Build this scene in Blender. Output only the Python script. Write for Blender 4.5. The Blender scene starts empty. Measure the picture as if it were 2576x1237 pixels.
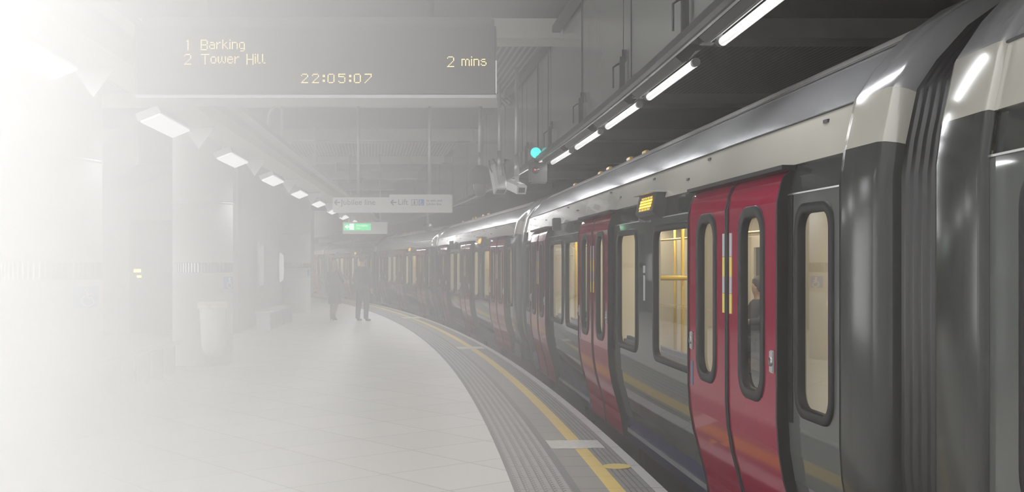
import bpy, bmesh, math, random
from mathutils import Vector, Matrix
random.seed(7)
sc = bpy.context.scene
COL = sc.collection
PI = math.pi
R = math.radians

# ------------------------------------------------------------------ camera, world, exposure
cam = bpy.data.objects.new('camera', bpy.data.cameras.new('camera'))
COL.objects.link(cam)
sc.camera = cam
cam.location = (0, 0, 1.58)
cam.rotation_euler = (PI/2, 0, 0)
cam.data.sensor_width = 36
cam.data.lens = 36*2890/2576
cam.data.shift_y = 43.5/2576
cam.data.clip_start = 0.05
vs = sc.view_settings
vs.view_transform = 'Standard'
vs.look = 'None'
vs.exposure = 0.0
vs.gamma = 1.0
vs.use_curve_mapping = False
w = bpy.data.worlds.new('world')
sc.world = w
w.use_nodes = True
w.node_tree.nodes['Background'].inputs[0].default_value = (1.0, 1.0, 0.99, 1)
w.node_tree.nodes['Background'].inputs[1].default_value = 3.12
cy = sc.cycles
cy.use_denoising = True
cy.max_bounces = 6
cy.diffuse_bounces = 3
cy.glossy_bounces = 2
cy.transmission_bounces = 4
cy.volume_bounces = 4
cy.use_adaptive_sampling = True
cy.adaptive_threshold = .05
cy.volume_step_rate = 2.0
cy.volume_max_steps = 128
cy.transparent_max_bounces = 16
cy.sample_clamp_indirect = 6
cy.caustics_reflective = False
cy.caustics_refractive = False
LAMP_EDGE = .56
LAMP_ROW = 1.15
ROW_WATTS = 22.0
LAMP_CAR = 16.0
EDGE_WATTS = 14.0
HAZE_G = .7
HAZE_LEFT = .23
HAZE_LEFT4 = .036
HAZE_MID = .095

# ------------------------------------------------------------------ materials
def principled(name):
    m = bpy.data.materials.new(name)
    m.use_nodes = True
    return m, m.node_tree, m.node_tree.nodes['Principled BSDF']

def mat(name, c, rough=.5, metal=0.0, var=0.0, scale=6.0, bump=0.0, coat=0.0, em=None, ems=0.0, spec=.5):
    m, nt, b = principled(name)
    b.inputs['Base Color'].default_value = (*c, 1)
    b.inputs['Roughness'].default_value = rough
    b.inputs['Metallic'].default_value = metal
    b.inputs['Coat Weight'].default_value = coat
    b.inputs['Specular IOR Level'].default_value = spec
    if em:
        b.inputs['Emission Color'].default_value = (*em, 1)
        b.inputs['Emission Strength'].default_value = ems
    if var or bump:
        tc = nt.nodes.new('ShaderNodeTexCoord')
        nz = nt.nodes.new('ShaderNodeTexNoise')
        nz.inputs['Scale'].default_value = scale
        nz.inputs['Detail'].default_value = 4
        nt.links.new(tc.outputs['Object'], nz.inputs['Vector'])
        if var:
            cr = nt.nodes.new('ShaderNodeValToRGB')
            cr.color_ramp.elements[0].position = .3
            cr.color_ramp.elements[1].position = .7
            cr.color_ramp.elements[0].color = (*[x*(1-var) for x in c], 1)
            cr.color_ramp.elements[1].color = (*[min(1, x*(1+var)) for x in c], 1)
            nt.links.new(nz.outputs['Fac'], cr.inputs['Fac'])
            nt.links.new(cr.outputs['Color'], b.inputs['Base Color'])
        if bump:
            bp = nt.nodes.new('ShaderNodeBump')
            bp.inputs['Strength'].default_value = bump
            bp.inputs['Distance'].default_value = .01
            nt.links.new(nz.outputs['Fac'], bp.inputs['Height'])
            nt.links.new(bp.outputs['Normal'], b.inputs['Normal'])
    return m

def mth(nt, op, a, b=0.0, c=None):
    n = nt.nodes.new('ShaderNodeMath')
    n.operation = op
    for i, v in enumerate((a, b, c)):
        if v is None: continue
        if isinstance(v, (int, float)): n.inputs[i].default_value = v
        else: nt.links.new(v, n.inputs[i])
    return n.outputs[0]

def mixcol(nt, fac, a, b):
    n = nt.nodes.new('ShaderNodeMix')
    n.data_type = 'RGBA'
    nt.links.new(fac, n.inputs[0])
    for i, v in ((6, a), (7, b)):
        if isinstance(v, tuple): n.inputs[i].default_value = (*v, 1)
        else: nt.links.new(v, n.inputs[i])
    return n.outputs[2]

def tile_material():
    m, nt, b = principled('platform_tiles')
    tc = nt.nodes.new('ShaderNodeTexCoord')
    mp = nt.nodes.new('ShaderNodeMapping')
    mp.inputs['Rotation'].default_value = (0, 0, R(50))
    nt.links.new(tc.outputs['Object'], mp.inputs['Vector'])
    br = nt.nodes.new('ShaderNodeTexBrick')
    br.offset = 0
    br.inputs['Color1'].default_value = (.64, .625, .59, 1)
    br.inputs['Color2'].default_value = (.59, .58, .545, 1)
    br.inputs['Mortar'].default_value = (.34, .33, .31, 1)
    br.inputs['Scale'].default_value = 1
    br.inputs['Mortar Size'].default_value = .010
    br.inputs['Mortar Smooth'].default_value = .3
    br.inputs['Brick Width'].default_value = .8
    br.inputs['Row Height'].default_value = .8
    nt.links.new(mp.outputs[0], br.inputs['Vector'])
    nz = nt.nodes.new('ShaderNodeTexNoise')
    nz.inputs['Scale'].default_value = 90
    nt.links.new(tc.outputs['Object'], nz.inputs['Vector'])
    f = mth(nt, 'MULTIPLY_ADD', nz.outputs['Fac'], .35, .82)
    mx = nt.nodes.new('ShaderNodeMix'); mx.data_type = 'RGBA'; mx.blend_type = 'MULTIPLY'
    mx.inputs[0].default_value = 1
    nt.links.new(br.outputs['Color'], mx.inputs[6])
    cmb = nt.nodes.new('ShaderNodeCombineColor')
    for i in range(3): nt.links.new(f, cmb.inputs[i])
    nt.links.new(cmb.outputs[0], mx.inputs[7])
    nt.links.new(mx.outputs[2], b.inputs['Base Color'])
    b.inputs['Roughness'].default_value = .38
    return m

def strip_material(name, base, dark, lengthwise=0, joint=0.45, rough=.6, across=0.0, dash=False, var=.12):
    """paving laid along the platform edge: uv.x runs along the edge in metres, uv.y across"""
    m, nt, b = principled(name)
    uv = nt.nodes.new('ShaderNodeUVMap')
    sx = nt.nodes.new('ShaderNodeSeparateXYZ')
    nt.links.new(uv.outputs[0], sx.inputs[0])
    U, V = sx.outputs[0], sx.outputs[1]
    nz = nt.nodes.new('ShaderNodeTexNoise')
    nz.inputs['Scale'].default_value = 14
    nz.inputs['Detail'].default_value = 6
    nt.links.new(uv.outputs[0], nz.inputs['Vector'])
    k = mth(nt, 'MULTIPLY_ADD', nz.outputs['Fac'], 2*var, 1-var)
    fr = mth(nt, 'FRACT', mth(nt, 'DIVIDE', U, joint))
    j = mth(nt, 'LESS_THAN', fr, .014/joint)
    if lengthwise:
        fv = mth(nt, 'FRACT', mth(nt, 'DIVIDE', V, across))
        g = mth(nt, 'LESS_THAN', fv, .22)
        j = mth(nt, 'MAXIMUM', j, mth(nt, 'MULTIPLY', g, .9))
    if dash:
        fv = mth(nt, 'FRACT', mth(nt, 'DIVIDE', V, across))
        fu = mth(nt, 'FRACT', mth(nt, 'DIVIDE', U, .075))
        g = mth(nt, 'MULTIPLY', mth(nt, 'LESS_THAN', fv, .52), mth(nt, 'LESS_THAN', fu, .5))
        j = mth(nt, 'MAXIMUM', j, mth(nt, 'MULTIPLY', g, .95))
    c = mixcol(nt, j, base, dark)
    mx = nt.nodes.new('ShaderNodeMix'); mx.data_type = 'RGBA'; mx.blend_type = 'MULTIPLY'
    mx.inputs[0].default_value = 1
    cmb = nt.nodes.new('ShaderNodeCombineColor')
    for i in range(3): nt.links.new(k, cmb.inputs[i])
    nt.links.new(c, mx.inputs[6]); nt.links.new(cmb.outputs[0], mx.inputs[7])
    nt.links.new(mx.outputs[2], b.inputs['Base Color'])
    b.inputs['Roughness'].default_value = rough
    return m

def slat_material():
    """ribbed metal ceiling sheets, ribs along the platform"""
    m, nt, b = principled('ribbed_ceiling_sheet')
    tc = nt.nodes.new('ShaderNodeTexCoord')
    mp = nt.nodes.new('ShaderNodeMapping')
    mp.inputs['Rotation'].default_value = (0, 0, R(-7))
    nt.links.new(tc.outputs['Object'], mp.inputs['Vector'])
    sx = nt.nodes.new('ShaderNodeSeparateXYZ')
    nt.links.new(mp.outputs[0], sx.inputs[0])
    f = mth(nt, 'FRACT', mth(nt, 'DIVIDE', sx.outputs[0], .075))
    g = mth(nt, 'LESS_THAN', f, .4)
    c = mixcol(nt, g, (.10, .10, .095), (.30, .30, .285))
    nt.links.new(c, b.inputs['Base Color'])
    b.inputs['Roughness'].default_value = .5
    return m

def glass_material(name, tint=(.9, .92, .88), refl=1.0):
    m = bpy.data.materials.new(name)
    m.use_nodes = True
    nt = m.node_tree
    nt.nodes.clear()
    out = nt.nodes.new('ShaderNodeOutputMaterial')
    tr = nt.nodes.new('ShaderNodeBsdfTransparent'); tr.inputs[0].default_value = (*tint, 1)
    gl = nt.nodes.new('ShaderNodeBsdfGlossy'); gl.inputs['Roughness'].default_value = .02
    gl.inputs[0].default_value = (.9, .9, .9, 1)
    fr = nt.nodes.new('ShaderNodeFresnel'); fr.inputs[0].default_value = 1.45
    mx = nt.nodes.new('ShaderNodeMixShader')
    nt.links.new(mth(nt, 'MULTIPLY', fr.outputs[0], refl), mx.inputs[0])
    nt.links.new(tr.outputs[0], mx.inputs[1]); nt.links.new(gl.outputs[0], mx.inputs[2])
    nt.links.new(mx.outputs[0], out.inputs['Surface'])
    return m

def haze_material():  # added scattering volume, density shaped to imitate a white fade from the left
    m = bpy.data.materials.new('haze')
    m.use_nodes = True
    nt = m.node_tree
    nt.nodes.clear()
    out = nt.nodes.new('ShaderNodeOutputMaterial')
    sv = nt.nodes.new('ShaderNodeVolumeScatter')
    sv.inputs['Color'].default_value = (1, 1, 1, 1)
    sv.inputs['Anisotropy'].default_value = HAZE_G
    nt.links.new(sv.outputs[0], out.inputs['Volume'])
    g = nt.nodes.new('ShaderNodeNewGeometry')
    sx = nt.nodes.new('ShaderNodeSeparateXYZ')
    nt.links.new(g.outputs['Position'], sx.inputs[0])
    X = sx.outputs[0]
    neg = mth(nt, 'MAXIMUM', mth(nt, 'MULTIPLY', X, -1), 0)
    pos = mth(nt, 'MAXIMUM', X, 0)
    d = mth(nt, 'ADD', mth(nt, 'MULTIPLY', neg, HAZE_LEFT), mth(nt, 'MULTIPLY', mth(nt, 'POWER', neg, 4), HAZE_LEFT4))
    d = mth(nt, 'ADD', d, mth(nt, 'MULTIPLY', mth(nt, 'EXPONENT', mth(nt, 'MULTIPLY', pos, -5)), HAZE_MID))
    d = mth(nt, 'MINIMUM', d, 4)
    nt.links.new(d, sv.inputs['Density'])
    return m

M = {}
M['tiles'] = tile_material()
M['coping'] = strip_material('edge_coping', (.42, .41, .40), (.15, .15, .15), joint=.9)
M['ribbed'] = strip_material('ribbed_edge_paving', (.17, .165, .155), (.05, .05, .05), lengthwise=1, across=.041, joint=.45)
M['yellow_line'] = strip_material('yellow_line_paint', (.62, .44, .085), (.45, .36, .12), joint=.45)
M['edge_tile'] = strip_material('grey_edge_tiles', (.22, .205, .195), (.07, .07, .07), joint=.45)
M['joint'] = strip_material('dark_joint', (.11, .11, .11), (.06, .06, .06), joint=.9)
M['tactile'] = strip_material('tactile_paving', (.29, .285, .28), (.07, .07, .07), joint=.45, dash=True, across=.0633)
M['slat'] = slat_material()
M['soffit'] = mat('dark_soffit', (.085, .085, .08), .7, var=.1, scale=2)
M['beam'] = mat('ceiling_beam_paint', (.42, .42, .385), .55, var=.06, scale=3)
M['fascia'] = mat('brushed_fascia', (.30, .30, .29), .2, metal=.25, var=.08, scale=.6)
M['wall'] = mat('grey_wall_panels', (.20, .20, .20), .45, var=.08, scale=1.2)
M['dark'] = mat('dark_metal', (.035, .035, .037), .4)
M['black'] = mat('black_rubber', (.010, .010, .011), .5, spec=.2)
M['ballast'] = mat('track_bed', (.035, .033, .03), .9, var=.4, scale=20)
M['pit'] = mat('platform_face', (.05, .05, .05), .8, var=.3, scale=5)
M['column'] = mat('column_cladding', (.42, .42, .41), .5, var=.03, scale=2)
M['chrome'] = mat('brushed_steel', (.62, .62, .62), .22, metal=.9)
M['steel'] = mat('galvanised_steel', (.38, .38, .38), .35, metal=.7)
M['cowl'] = mat('cowl_grey', (.035, .037, .035), .15, spec=.2)
M['bellows'] = mat('gangway_rubber', (.010, .010, .011), .25, spec=.4)
M['rail_steel'] = mat('dark_rail_steel', (.09, .09, .088), .35, metal=.6)
M['tube'] = mat('lamp_tube', (1, 1, 1), .5, em=(.97, .98, 1.0), ems=LAMP_EDGE)
M['row_tube'] = mat('lamp_diffuser', (1, 1, 1), .5, em=(.97, .98, 1.0), ems=LAMP_ROW)
M['car_lamp'] = mat('carriage_lamp', (1, 1, 1), .5, em=(1.0, .92, .76), ems=LAMP_CAR)
M['car_side'] = mat('train_side_grey', (.078, .082, .078), .04, spec=.3, var=.04, scale=1.5)
M['car_header'] = mat('train_dark_header', (.03, .032, .03), .12, coat=.5)
M['car_white'] = mat('train_cream_panel', (.33, .315, .28), .16, coat=.4, var=.03, scale=2)
M['car_silver'] = mat('train_silver_shoulder', (.30, .30, .31), .18, metal=.5)
M['car_roof'] = mat('train_roof', (.52, .50, .47), .32, metal=.3, var=.06, scale=1.5)
M['car_red'] = mat('train_red_door', (.22, .002, .03), .08, spec=.35)
M['car_blue'] = mat('train_blue_skirt', (.03, .032, .075), .3)
M['glass'] = glass_material('window_glass', (.88, .88, .86), .4)
M['cream'] = mat('cream_interior', (.68, .63, .51), .5)
M['int_floor'] = mat('interior_floor', (.12, .12, .13), .6)
M['moquette'] = mat('seat_moquette', (.045, .055, .085), .9, var=.5, scale=60)
M['yellow_pole'] = mat('yellow_pole', (.75, .50, .05), .3)
M['label_yellow'] = mat('yellow_label', (.55, .48, .10), .5)
M['label_grey'] = mat('grey_label', (.34, .36, .38), .5)
M['label_blue'] = mat('blue_label', (.05, .10, .17), .4)
M['amber_led'] = mat('amber_led', (.9, .5, .05), .5, em=(1.0, .52, .06), ems=2.6)
M['led_text'] = mat('led_text', (.9, .7, .3), .5, em=(1.0, .74, .30), ems=2.8)
M['screen'] = mat('display_screen', (.012, .012, .012), .25)
M['casing'] = mat('display_casing', (.025, .025, .025), .4)
M['sign_white'] = mat('sign_white', (.62, .62, .60), .4, em=(1, 1, 1), ems=.05)
M['sign_text'] = mat('sign_lettering', (.03, .035, .06), .5)
M['sign_blue'] = mat('sign_blue', (.02, .14, .55), .4)
M['white'] = mat('white_paint', (.75, .75, .73), .5)
M['green_lit'] = mat('green_lit_sign', (.0, .35, .12), .4, em=(.02, .85, .28), ems=1.2)
M['white_lit'] = mat('white_lit_sign', (1, 1, 1), .4, em=(.8, 1, .92), ems=1.2)
M['oval_lit'] = mat('oval_diffuser', (.7, .7, .7), .4, em=(1, 1, 1), ems=.35)
M['teal'] = mat('signal_teal', (.05, .6, .55), .3, em=(.03, .85, .80), ems=1.3)
M['red_led'] = mat('red_led', (.6, .02, .02), .3, em=(1, .05, .03), ems=2)
M['amber_spot'] = mat('amber_lamp', (.8, .5, .1), .3, em=(1, .62, .12), ems=4)
M['bag'] = mat('clear_refuse_bag', (.68, .68, .66), .25, bump=.4, scale=8)
M['bin_ring'] = mat('bin_ring_cream', (.70, .66, .55), .4)
M['wood'] = mat('bench_slat', (.48, .46, .42), .4)
M['cctv'] = mat('cctv_white', (.66, .67, .66), .35)
M['lens'] = mat('dark_dome', (.02, .02, .02), .08)
M['poster'] = mat('poster_paper', (.66, .67, .68), .4, var=.15, scale=4)
M['poster_red'] = mat('red_notice', (.55, .03, .08), .4)
M['skin'] = mat('skin', (.36, .22, .15), .5)
M['tights'] = mat('dark_tights', (.07, .05, .045), .6)
M['cloth_black'] = mat('black_cloth', (.018, .018, .022), .85)
M['cloth_navy'] = mat('navy_cloth', (.03, .032, .045), .8)
M['hair_dark'] = mat('dark_hair', (.03, .02, .015), .55)
M['hair_brown'] = mat('brown_hair', (.17, .09, .045), .55)
M['leather'] = mat('black_leather', (.015, .015, .015), .3)
M['paint_yellow'] = mat('yellow_paint', (.62, .46, .10), .6)
M['paint_white'] = mat('white_marking_paint', (.52, .51, .49), .7, var=.12, scale=25)

# ------------------------------------------------------------------ mesh helpers
class MB:
    """collects vertices and faces of ONE mesh"""
    def __init__(s): s.v = []; s.f = []; s.m = []; s.sm = []; s.uv = {}
    def face(s, idx, mi=0, smooth=False):
        s.f.append(tuple(idx)); s.m.append(mi); s.sm.append(smooth)
    def add(s, verts, faces, mi=0, smooth=False):
        n = len(s.v); s.v += [tuple(p) for p in verts]
        for f in faces: s.face([n+i for i in f], mi, smooth)
    def quad(s, a, b, c, d, mi=0): s.add([a, b, c, d], [(0, 1, 2, 3)], mi)
    def box(s, a, b, mi=0, rot=None, piv=None):
        x0, y0, z0 = a; x1, y1, z1 = b
        v = [Vector(p) for p in ((x0,y0,z0),(x1,y0,z0),(x1,y1,z0),(x0,y1,z0),(x0,y0,z1),(x1,y0,z1),(x1,y1,z1),(x0,y1,z1))]
        if rot is not None:
            p0 = Vector(piv) if piv is not None else sum(v, Vector())/8
            v = [p0 + rot @ (p-p0) for p in v]
        s.add(v, [(0,3,2,1),(4,5,6,7),(0,1,5,4),(1,2,6,5),(2,3,7,6),(3,0,4,7)], mi)
        return s
    def bbox(s, a, b, bev=.01, mi=0, rot=None, piv=None):
        """box with chamfered edges"""
        bm = bmesh.new()
        bmesh.ops.create_cube(bm, size=1)
        for v in bm.verts: v.co = Vector([(a[i]+b[i])/2+v.co[i]*(b[i]-a[i]) for i in range(3)])
        bmesh.ops.bevel(bm, geom=bm.edges[:], offset=min(bev, .45*min(abs(b[i]-a[i]) for i in range(3))), segments=2, affect='EDGES')
        if rot is not None:
            p0 = Vector(piv) if piv is not None else Vector([(a[i]+b[i])/2 for i in range(3)])
            for v in bm.verts: v.co = p0 + rot @ (v.co-p0)
        bm.verts.index_update()
        s.add([v.co.copy() for v in bm.verts], [[v.index for v in f.verts] for f in bm.faces], mi)
        bm.free(); return s
    def tube(s, pts, r, n=10, mi=0, caps=True, rs=None):
        pts = [Vector(p) for p in pts]
        base = len(s.v); up = None
        for i, p in enumerate(pts):
            d = (pts[min(i+1, len(pts)-1)] - pts[max(i-1, 0)]).normalized()
            if up is None:
                up = Vector((0, 0, 1)) if abs(d.z) < .9 else Vector((1, 0, 0))
            a = d.cross(up).normalized(); b = a.cross(d).normalized(); up = b
            rr = rs[i] if rs else r
            for k in range(n):
                t = 2*PI*k/n
                s.v.append(tuple(p + a*rr*math.cos(t) + b*rr*math.sin(t)))
        for i in range(len(pts)-1):
            for k in range(n):
                k2 = (k+1) % n
                s.face((base+i*n+k, base+i*n+k2, base+(i+1)*n+k2, base+(i+1)*n+k), mi, True)
        if caps:
            s.face([base+k for k in range(n)][::-1], mi)
            s.face([base+(len(pts)-1)*n+k for k in range(n)], mi)
        return s
    def lathe(s, prof, c=(0, 0, 0), n=24, mi=0, sx=1, sy=1, axis='Z', caps=False):
        base = len(s.v); c = Vector(c)
        for r, h in prof:
            for k in range(n):
                t = 2*PI*k/n
                p = Vector((r*sx*math.cos(t), r*sy*math.sin(t), h))
                if axis == 'Y': p = Vector((p.x, p.z, p.y))
                if axis == 'X': p = Vector((p.z, p.x, p.y))
                s.v.append(tuple(c+p))
        for i in range(len(prof)-1):
            for k in range(n):
                k2 = (k+1) % n
                s.face((base+i*n+k, base+i*n+k2, base+(i+1)*n+k2, base+(i+1)*n+k), mi, True)
        if caps:
            s.face([base+k for k in range(n)][::-1], mi)
            s.face([base+(len(prof)-1)*n+k for k in range(n)], mi)
        return s
    def prism(s, poly, a, b, axis='Y', mi=0):
        """poly in the plane across axis, extruded from a to b"""
        def P(p, h):
            return {'Y': (p[0], h, p[1]), 'X': (h, p[0], p[1]), 'Z': (p[0], p[1], h)}[axis]
        n = len(poly)
        v = [P(p, a) for p in poly] + [P(p, b) for p in poly]
        f = [tuple(range(n)), tuple(range(2*n-1, n-1, -1))] + [(i, i+n, (i+1) % n + n, (i+1) % n) for i in range(n)]
        s.add(v, f, mi); return s
    def build(s, name, mats, parent=None, loc=None, rz=0, label=None):
        me = bpy.data.meshes.new(name)
        me.from_pydata(s.v, [], s.f)
        if not isinstance(mats, (list, tuple)): mats = [mats]
        for m in mats: me.materials.append(m)
        for p, mi, sm in zip(me.polygons, s.m, s.sm):
            p.material_index = mi; p.use_smooth = sm
        if s.uv:
            ul = me.uv_layers.new(name='UVMap')
            for l in me.loops: ul.data[l.index].uv = s.uv.get(l.vertex_index, (0, 0))
        me.validate(); me.update()
        bm = bmesh.new(); bm.from_mesh(me)
        bmesh.ops.recalc_face_normals(bm, faces=bm.faces[:])
        bm.to_mesh(me); bm.free()
        o = bpy.data.objects.new(name, me)
        COL.objects.link(o)
        if parent is not None: o.parent = parent
        if loc is not None: o.location = loc
        if rz: o.rotation_euler.z = rz
        if label: o['label'] = label
        return o

def tag(o, label=None, cat=None, group=None, kind=None):
    if label: o['label'] = label
    if cat: o['category'] = cat
    if group: o['group'] = group
    if kind: o['kind'] = kind
    return o
def empty(name, loc=(0, 0, 0), rz=0.0, label=None, cat=None, group=None):
    o = bpy.data.objects.new(name, None)
    COL.objects.link(o)
    o.location = loc; o.rotation_euler.z = rz
    o.empty_display_size = .1
    return tag(o, label, cat, group)
def children(o): return list(o.children)
def copy_tree(o, parent=None):
    c = o.copy(); COL.objects.link(c)
    c.parent = parent
    for ch in children(o): copy_tree(ch, c)
    return c
def struct(name, mb, m):
    o = mb.build(name, m); o['kind'] = 'structure'; return o
def text_mesh(name, body, size, mtl, parent, loc, align='LEFT', ext=.001, rot=(PI/2, 0, 0), xs=1.0):
    cu = bpy.data.curves.new(name, 'FONT')
    cu.body = body; cu.size = size; cu.extrude = ext; cu.align_x = align; cu.resolution_u = 3
    tmp = bpy.data.objects.new(name+'_tmp', cu)
    COL.objects.link(tmp)
    dg = bpy.context.evaluated_depsgraph_get()
    me = bpy.data.meshes.new_from_object(tmp.evaluated_get(dg))
    bpy.data.objects.remove(tmp)
    me.materials.clear(); me.materials.append(mtl)
    o = bpy.data.objects.new(name, me); COL.objects.link(o)
    o.parent = parent; o.location = loc; o.rotation_euler = rot; o.scale = (xs, 1, 1)
    return o
def PX(x, y, Y):
    """the world point seen at pixel x, y at distance Y along the view (measuring aid)"""
    return Vector(((x-1288)/2890*Y, Y, 1.58-(y-662)/2890*Y))

# ------------------------------------------------------------------ platform edge curve
ER = 183.0; T0 = .029
EC = Vector((1.483, 0)) - ER*Vector((math.cos(T0), math.sin(T0)))
def edge(s, off=0.0, z=0.0):
    t = T0 + s/ER
    p = EC + (ER-off)*Vector((math.cos(t), math.sin(t)))
    return Vector((p.x, p.y, z))
def sweep(mb, prof, s0, s1, n, mi=0, closed=False, smooth=False):
    """prof: (offset, z) pairs, swept along the platform edge"""
    base = len(mb.v); k = len(prof)
    for i in range(n+1):
        s = s0+(s1-s0)*i/n
        for off, z in prof:
            mb.uv[len(mb.v)] = (s, off)
            mb.v.append(tuple(edge(s, off, z)))
    for i in range(n):
        for j in range(k if closed else k-1):
            j2 = (j+1) % k
            mb.face((base+i*k+j, base+i*k+j2, base+(i+1)*k+j2, base+(i+1)*k+j), mi, smooth)
    if closed:
        mb.face([base+j for j in range(k)]); mb.face([base+n*k+j for j in range(k)][::-1])
    return mb

# ------------------------------------------------------------------ added haze volume, imitating a flat white fade across the view
hz = MB().box((-2.35, -1.6, .02), (1.15, 5.3, 3.6)).build('haze', haze_material())
tag(hz, 'pale white haze standing over the near platform, thickest away from the train', 'haze', kind='stuff')

# ------------------------------------------------------------------ floor, edge paving, pit
S0, S1, NS = -4, 84, 110
mb = MB()
pts = [edge(S0+(S1-S0)*i/NS, 1.06) for i in range(NS+1)]
n = len(pts)
for z in (0, -.25):
    for p in pts: mb.v.append((p.x, p.y, z))
    for p in pts: mb.v.append((min(-14, p.x-2), p.y, z))
for i in range(n-1):
    mb.face((i, i+1, n+i+1, n+i)); mb.face((2*n+i, 3*n+i, 3*n+i+1, 2*n+i+1)); mb.face((i, 2*n+i, 2*n+i+1, i+1))
struct('floor', mb, M['tiles'])
def strip(name, m, a, b, z=0.0, ribs=0):
    prof = [(a, -.25), (a, z)]
    if ribs:
        wd = (b-a)/ribs
        prof = [(a, -.25), (a, z)]
        for i in range(ribs):
            x = a+i*wd
            prof += [(x+.10*wd, z), (x+.22*wd, z+.005), (x+.88*wd, z+.005), (x+.98*wd, z)]
    prof += [(b, z), (b, -.25)]
    return struct(name, sweep(MB(), prof, S0, S1, 176), m)
strip('trim_1', M['coping'], 0, .085)
strip('trim_2', M['ribbed'], .085, .29, -.004, 5)
strip('trim_3', M['yellow_line'], .29, .40, .001)
strip('trim_4', M['edge_tile'], .40, .60)
strip('trim_5', M['joint'], .60, .65)
strip('trim_6', M['tactile'], .65, 1.03, -.002, 6)
strip('trim_7', M['joint'], 1.03, 1.06)
struct('wall_platform', sweep(MB(), [(.02, -.25), (.02, -1.15), (.25, -1.15), (.25, -.25)], S0, S1, 60, closed=True), M['pit'])
mb = MB()
sweep(mb, [(.3, -1.15), (-5.2, -1.15), (-5.2, -1.3), (.3, -1.3)], S0-4, S1, 50, closed=True)
struct('ground', mb, M['ballast'])
# painted marks across the edge paving
def paint_mark(s0, s1, a, b, m, label, z=.0065, name='platform_marking', ragged=0.0, group=None):
    mb = MB(); nn = 8
    top = []; bot = []
    for i in range(nn+1):
        o_ = a+(b-a)*i/nn
        d0 = random.uniform(-1, 1)*ragged; d1 = random.uniform(-1, 1)*ragged
        bulge = 0
        top.append(edge(s0+d0, o_, z)); bot.append(edge(s1+d1, o_, z))
    v = top+bot+[p-Vector((0, 0, .004)) for p in top+bot]
    k = nn+1
    f = [(i, i+1, k+i+1, k+i) for i in range(nn)] + [(2*k+i, 3*k+i, 3*k+i+1, 2*k+i+1) for i in range(nn)]
    f += [(i, 2*k+i, 2*k+i+1, i+1) for i in range(nn)] + [(k+i, k+i+1, 3*k+i+1, 3*k+i) for i in range(nn)]
    f += [(0, k, 3*k, 2*k), (nn, 2*k+nn, 3*k+nn, k+nn)]
    mb.add(v, f)
    return tag(mb.build(name, m), label, 'painted marking', group)
paint_mark(9.85, 10.28, .14, .60, M['paint_white'], 'large white painted bar crossing the yellow line in front of the near doors', ragged=.02, group='white bars across the yellow line')
paint_mark(21.3, 21.85, .12, .62, M['paint_white'], 'white painted bar crossing the yellow line, second along the platform', ragged=.02, group='white bars across the yellow line')
paint_mark(33.2, 34.0, .12, .62, M['paint_white'], 'faint small white bar across the yellow line beside the standing man', ragged=.02, group='white bars across the yellow line')
mb = MB(); N_ = 20
cpt = [edge(8.95+.11*math.sin(2*PI*i/N_), .19+.11*math.cos(2*PI*i/N_), .007) for i in range(N_)]
mb.v = [tuple(p) for p in cpt]+[(p.x, p.y, .003) for p in cpt]
mb.face(range(N_)); mb.face(range(2*N_-1, N_-1, -1))
for i in range(N_): mb.face((i, i+N_, (i+1) % N_+N_, (i+1) % N_))
tag(mb.build('platform_marking', M['paint_yellow']), 'round yellow painted spot on the ribbed edge paving', 'painted marking')

# ------------------------------------------------------------------ ceiling, beams, fascia, walls
CZ = 4.30; BZ = 4.08
mb = MB()
mb.box((-16, 6.0, CZ), (8, 13.0, CZ+.15))
mb.box((-.6, -9, CZ), (8, 6.0, CZ+.15))
mb.box((-16, 18.5, CZ), (8, 23.4, CZ+.15)); mb.box((-16, 28.6, CZ), (8, 82, CZ+.15))
struct('ceiling', mb, M['soffit'])
mb = MB().box((-16, 13.0, CZ-.06), (8, 18.5, CZ+.15)).box((-16, 23.4, CZ-.06), (8, 28.6, CZ+.15))
struct('ceiling_panel', mb, M['slat'])
for i in range(11):
    y0 = 12.74+i*5.25
    if i == 0: y0 = 12.76
    struct('ceiling_beam', MB().box((-16, y0, BZ), (8, y0+.5, CZ+.02)), M['beam'])
for y0 in (2.3, 7.5):
    struct('ceiling_beam', MB().box((-.6, y0, BZ), (8, y0+.5, CZ+.02)), M['beam'])
mb = MB(); sweep(mb, [(.10, 2.90), (.10, CZ+.02), (.08, CZ+.02), (.08, 2.90)], 3.2, 76, 90, closed=True)
struct('wall_fascia', mb, M['fascia'])
# seams of the fascia sheets
for k in range(12):
    s = 6.2+k*2.6
    p = edge(s, .104); q = edge(s+.012, .104)
    mb = MB().box((p.x-.006, p.y, 2.92), (p.x+.003, p.y+.012, CZ))
    struct('trim_%d' % (20+k), mb, M['dark'])
mb = MB(); sweep(mb, [(-5.1, -1.3), (-5.1, CZ+.1), (-5.3, CZ+.1), (-5.3, -1.3)], -8, 80, 40, closed=True)
struct('wall_right', mb, M['soffit'])
struct('wall_rear', MB().box((-1.2, -9.2, -1.2), (8, -9, CZ+.1)), M['soffit'])
struct('wall_back', MB().box((-40, 79, -1.2), (10, 79.3, 4.5)), M['soffit'])
# portal wall over the far end of the train
mb = MB()
mb.box((-26, 66, 2.95), (4, 66.4, CZ)).box((-26, 66, 0), (-16.2, 66.4, 2.95))
struct('wall_portal', mb, M['soffit'])
# left hand walls: the block facing the camera and its long side
struct('wall_front', MB().box((-10.6, 25.8, 0), (-6.15, 26.1, CZ+.02)), M['wall'])
mb = MB(); mb.prism([(-6.15, 26.1), (-6.35, 26.1), (-9.9, 56), (-9.7, 56)], 0, CZ+.02, 'Z')
struct('wall_side', mb, M['wall'])
struct('wall_far', MB().box((-16, 56, 0), (-9.7, 56.3, CZ)), M['wall'])
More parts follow.
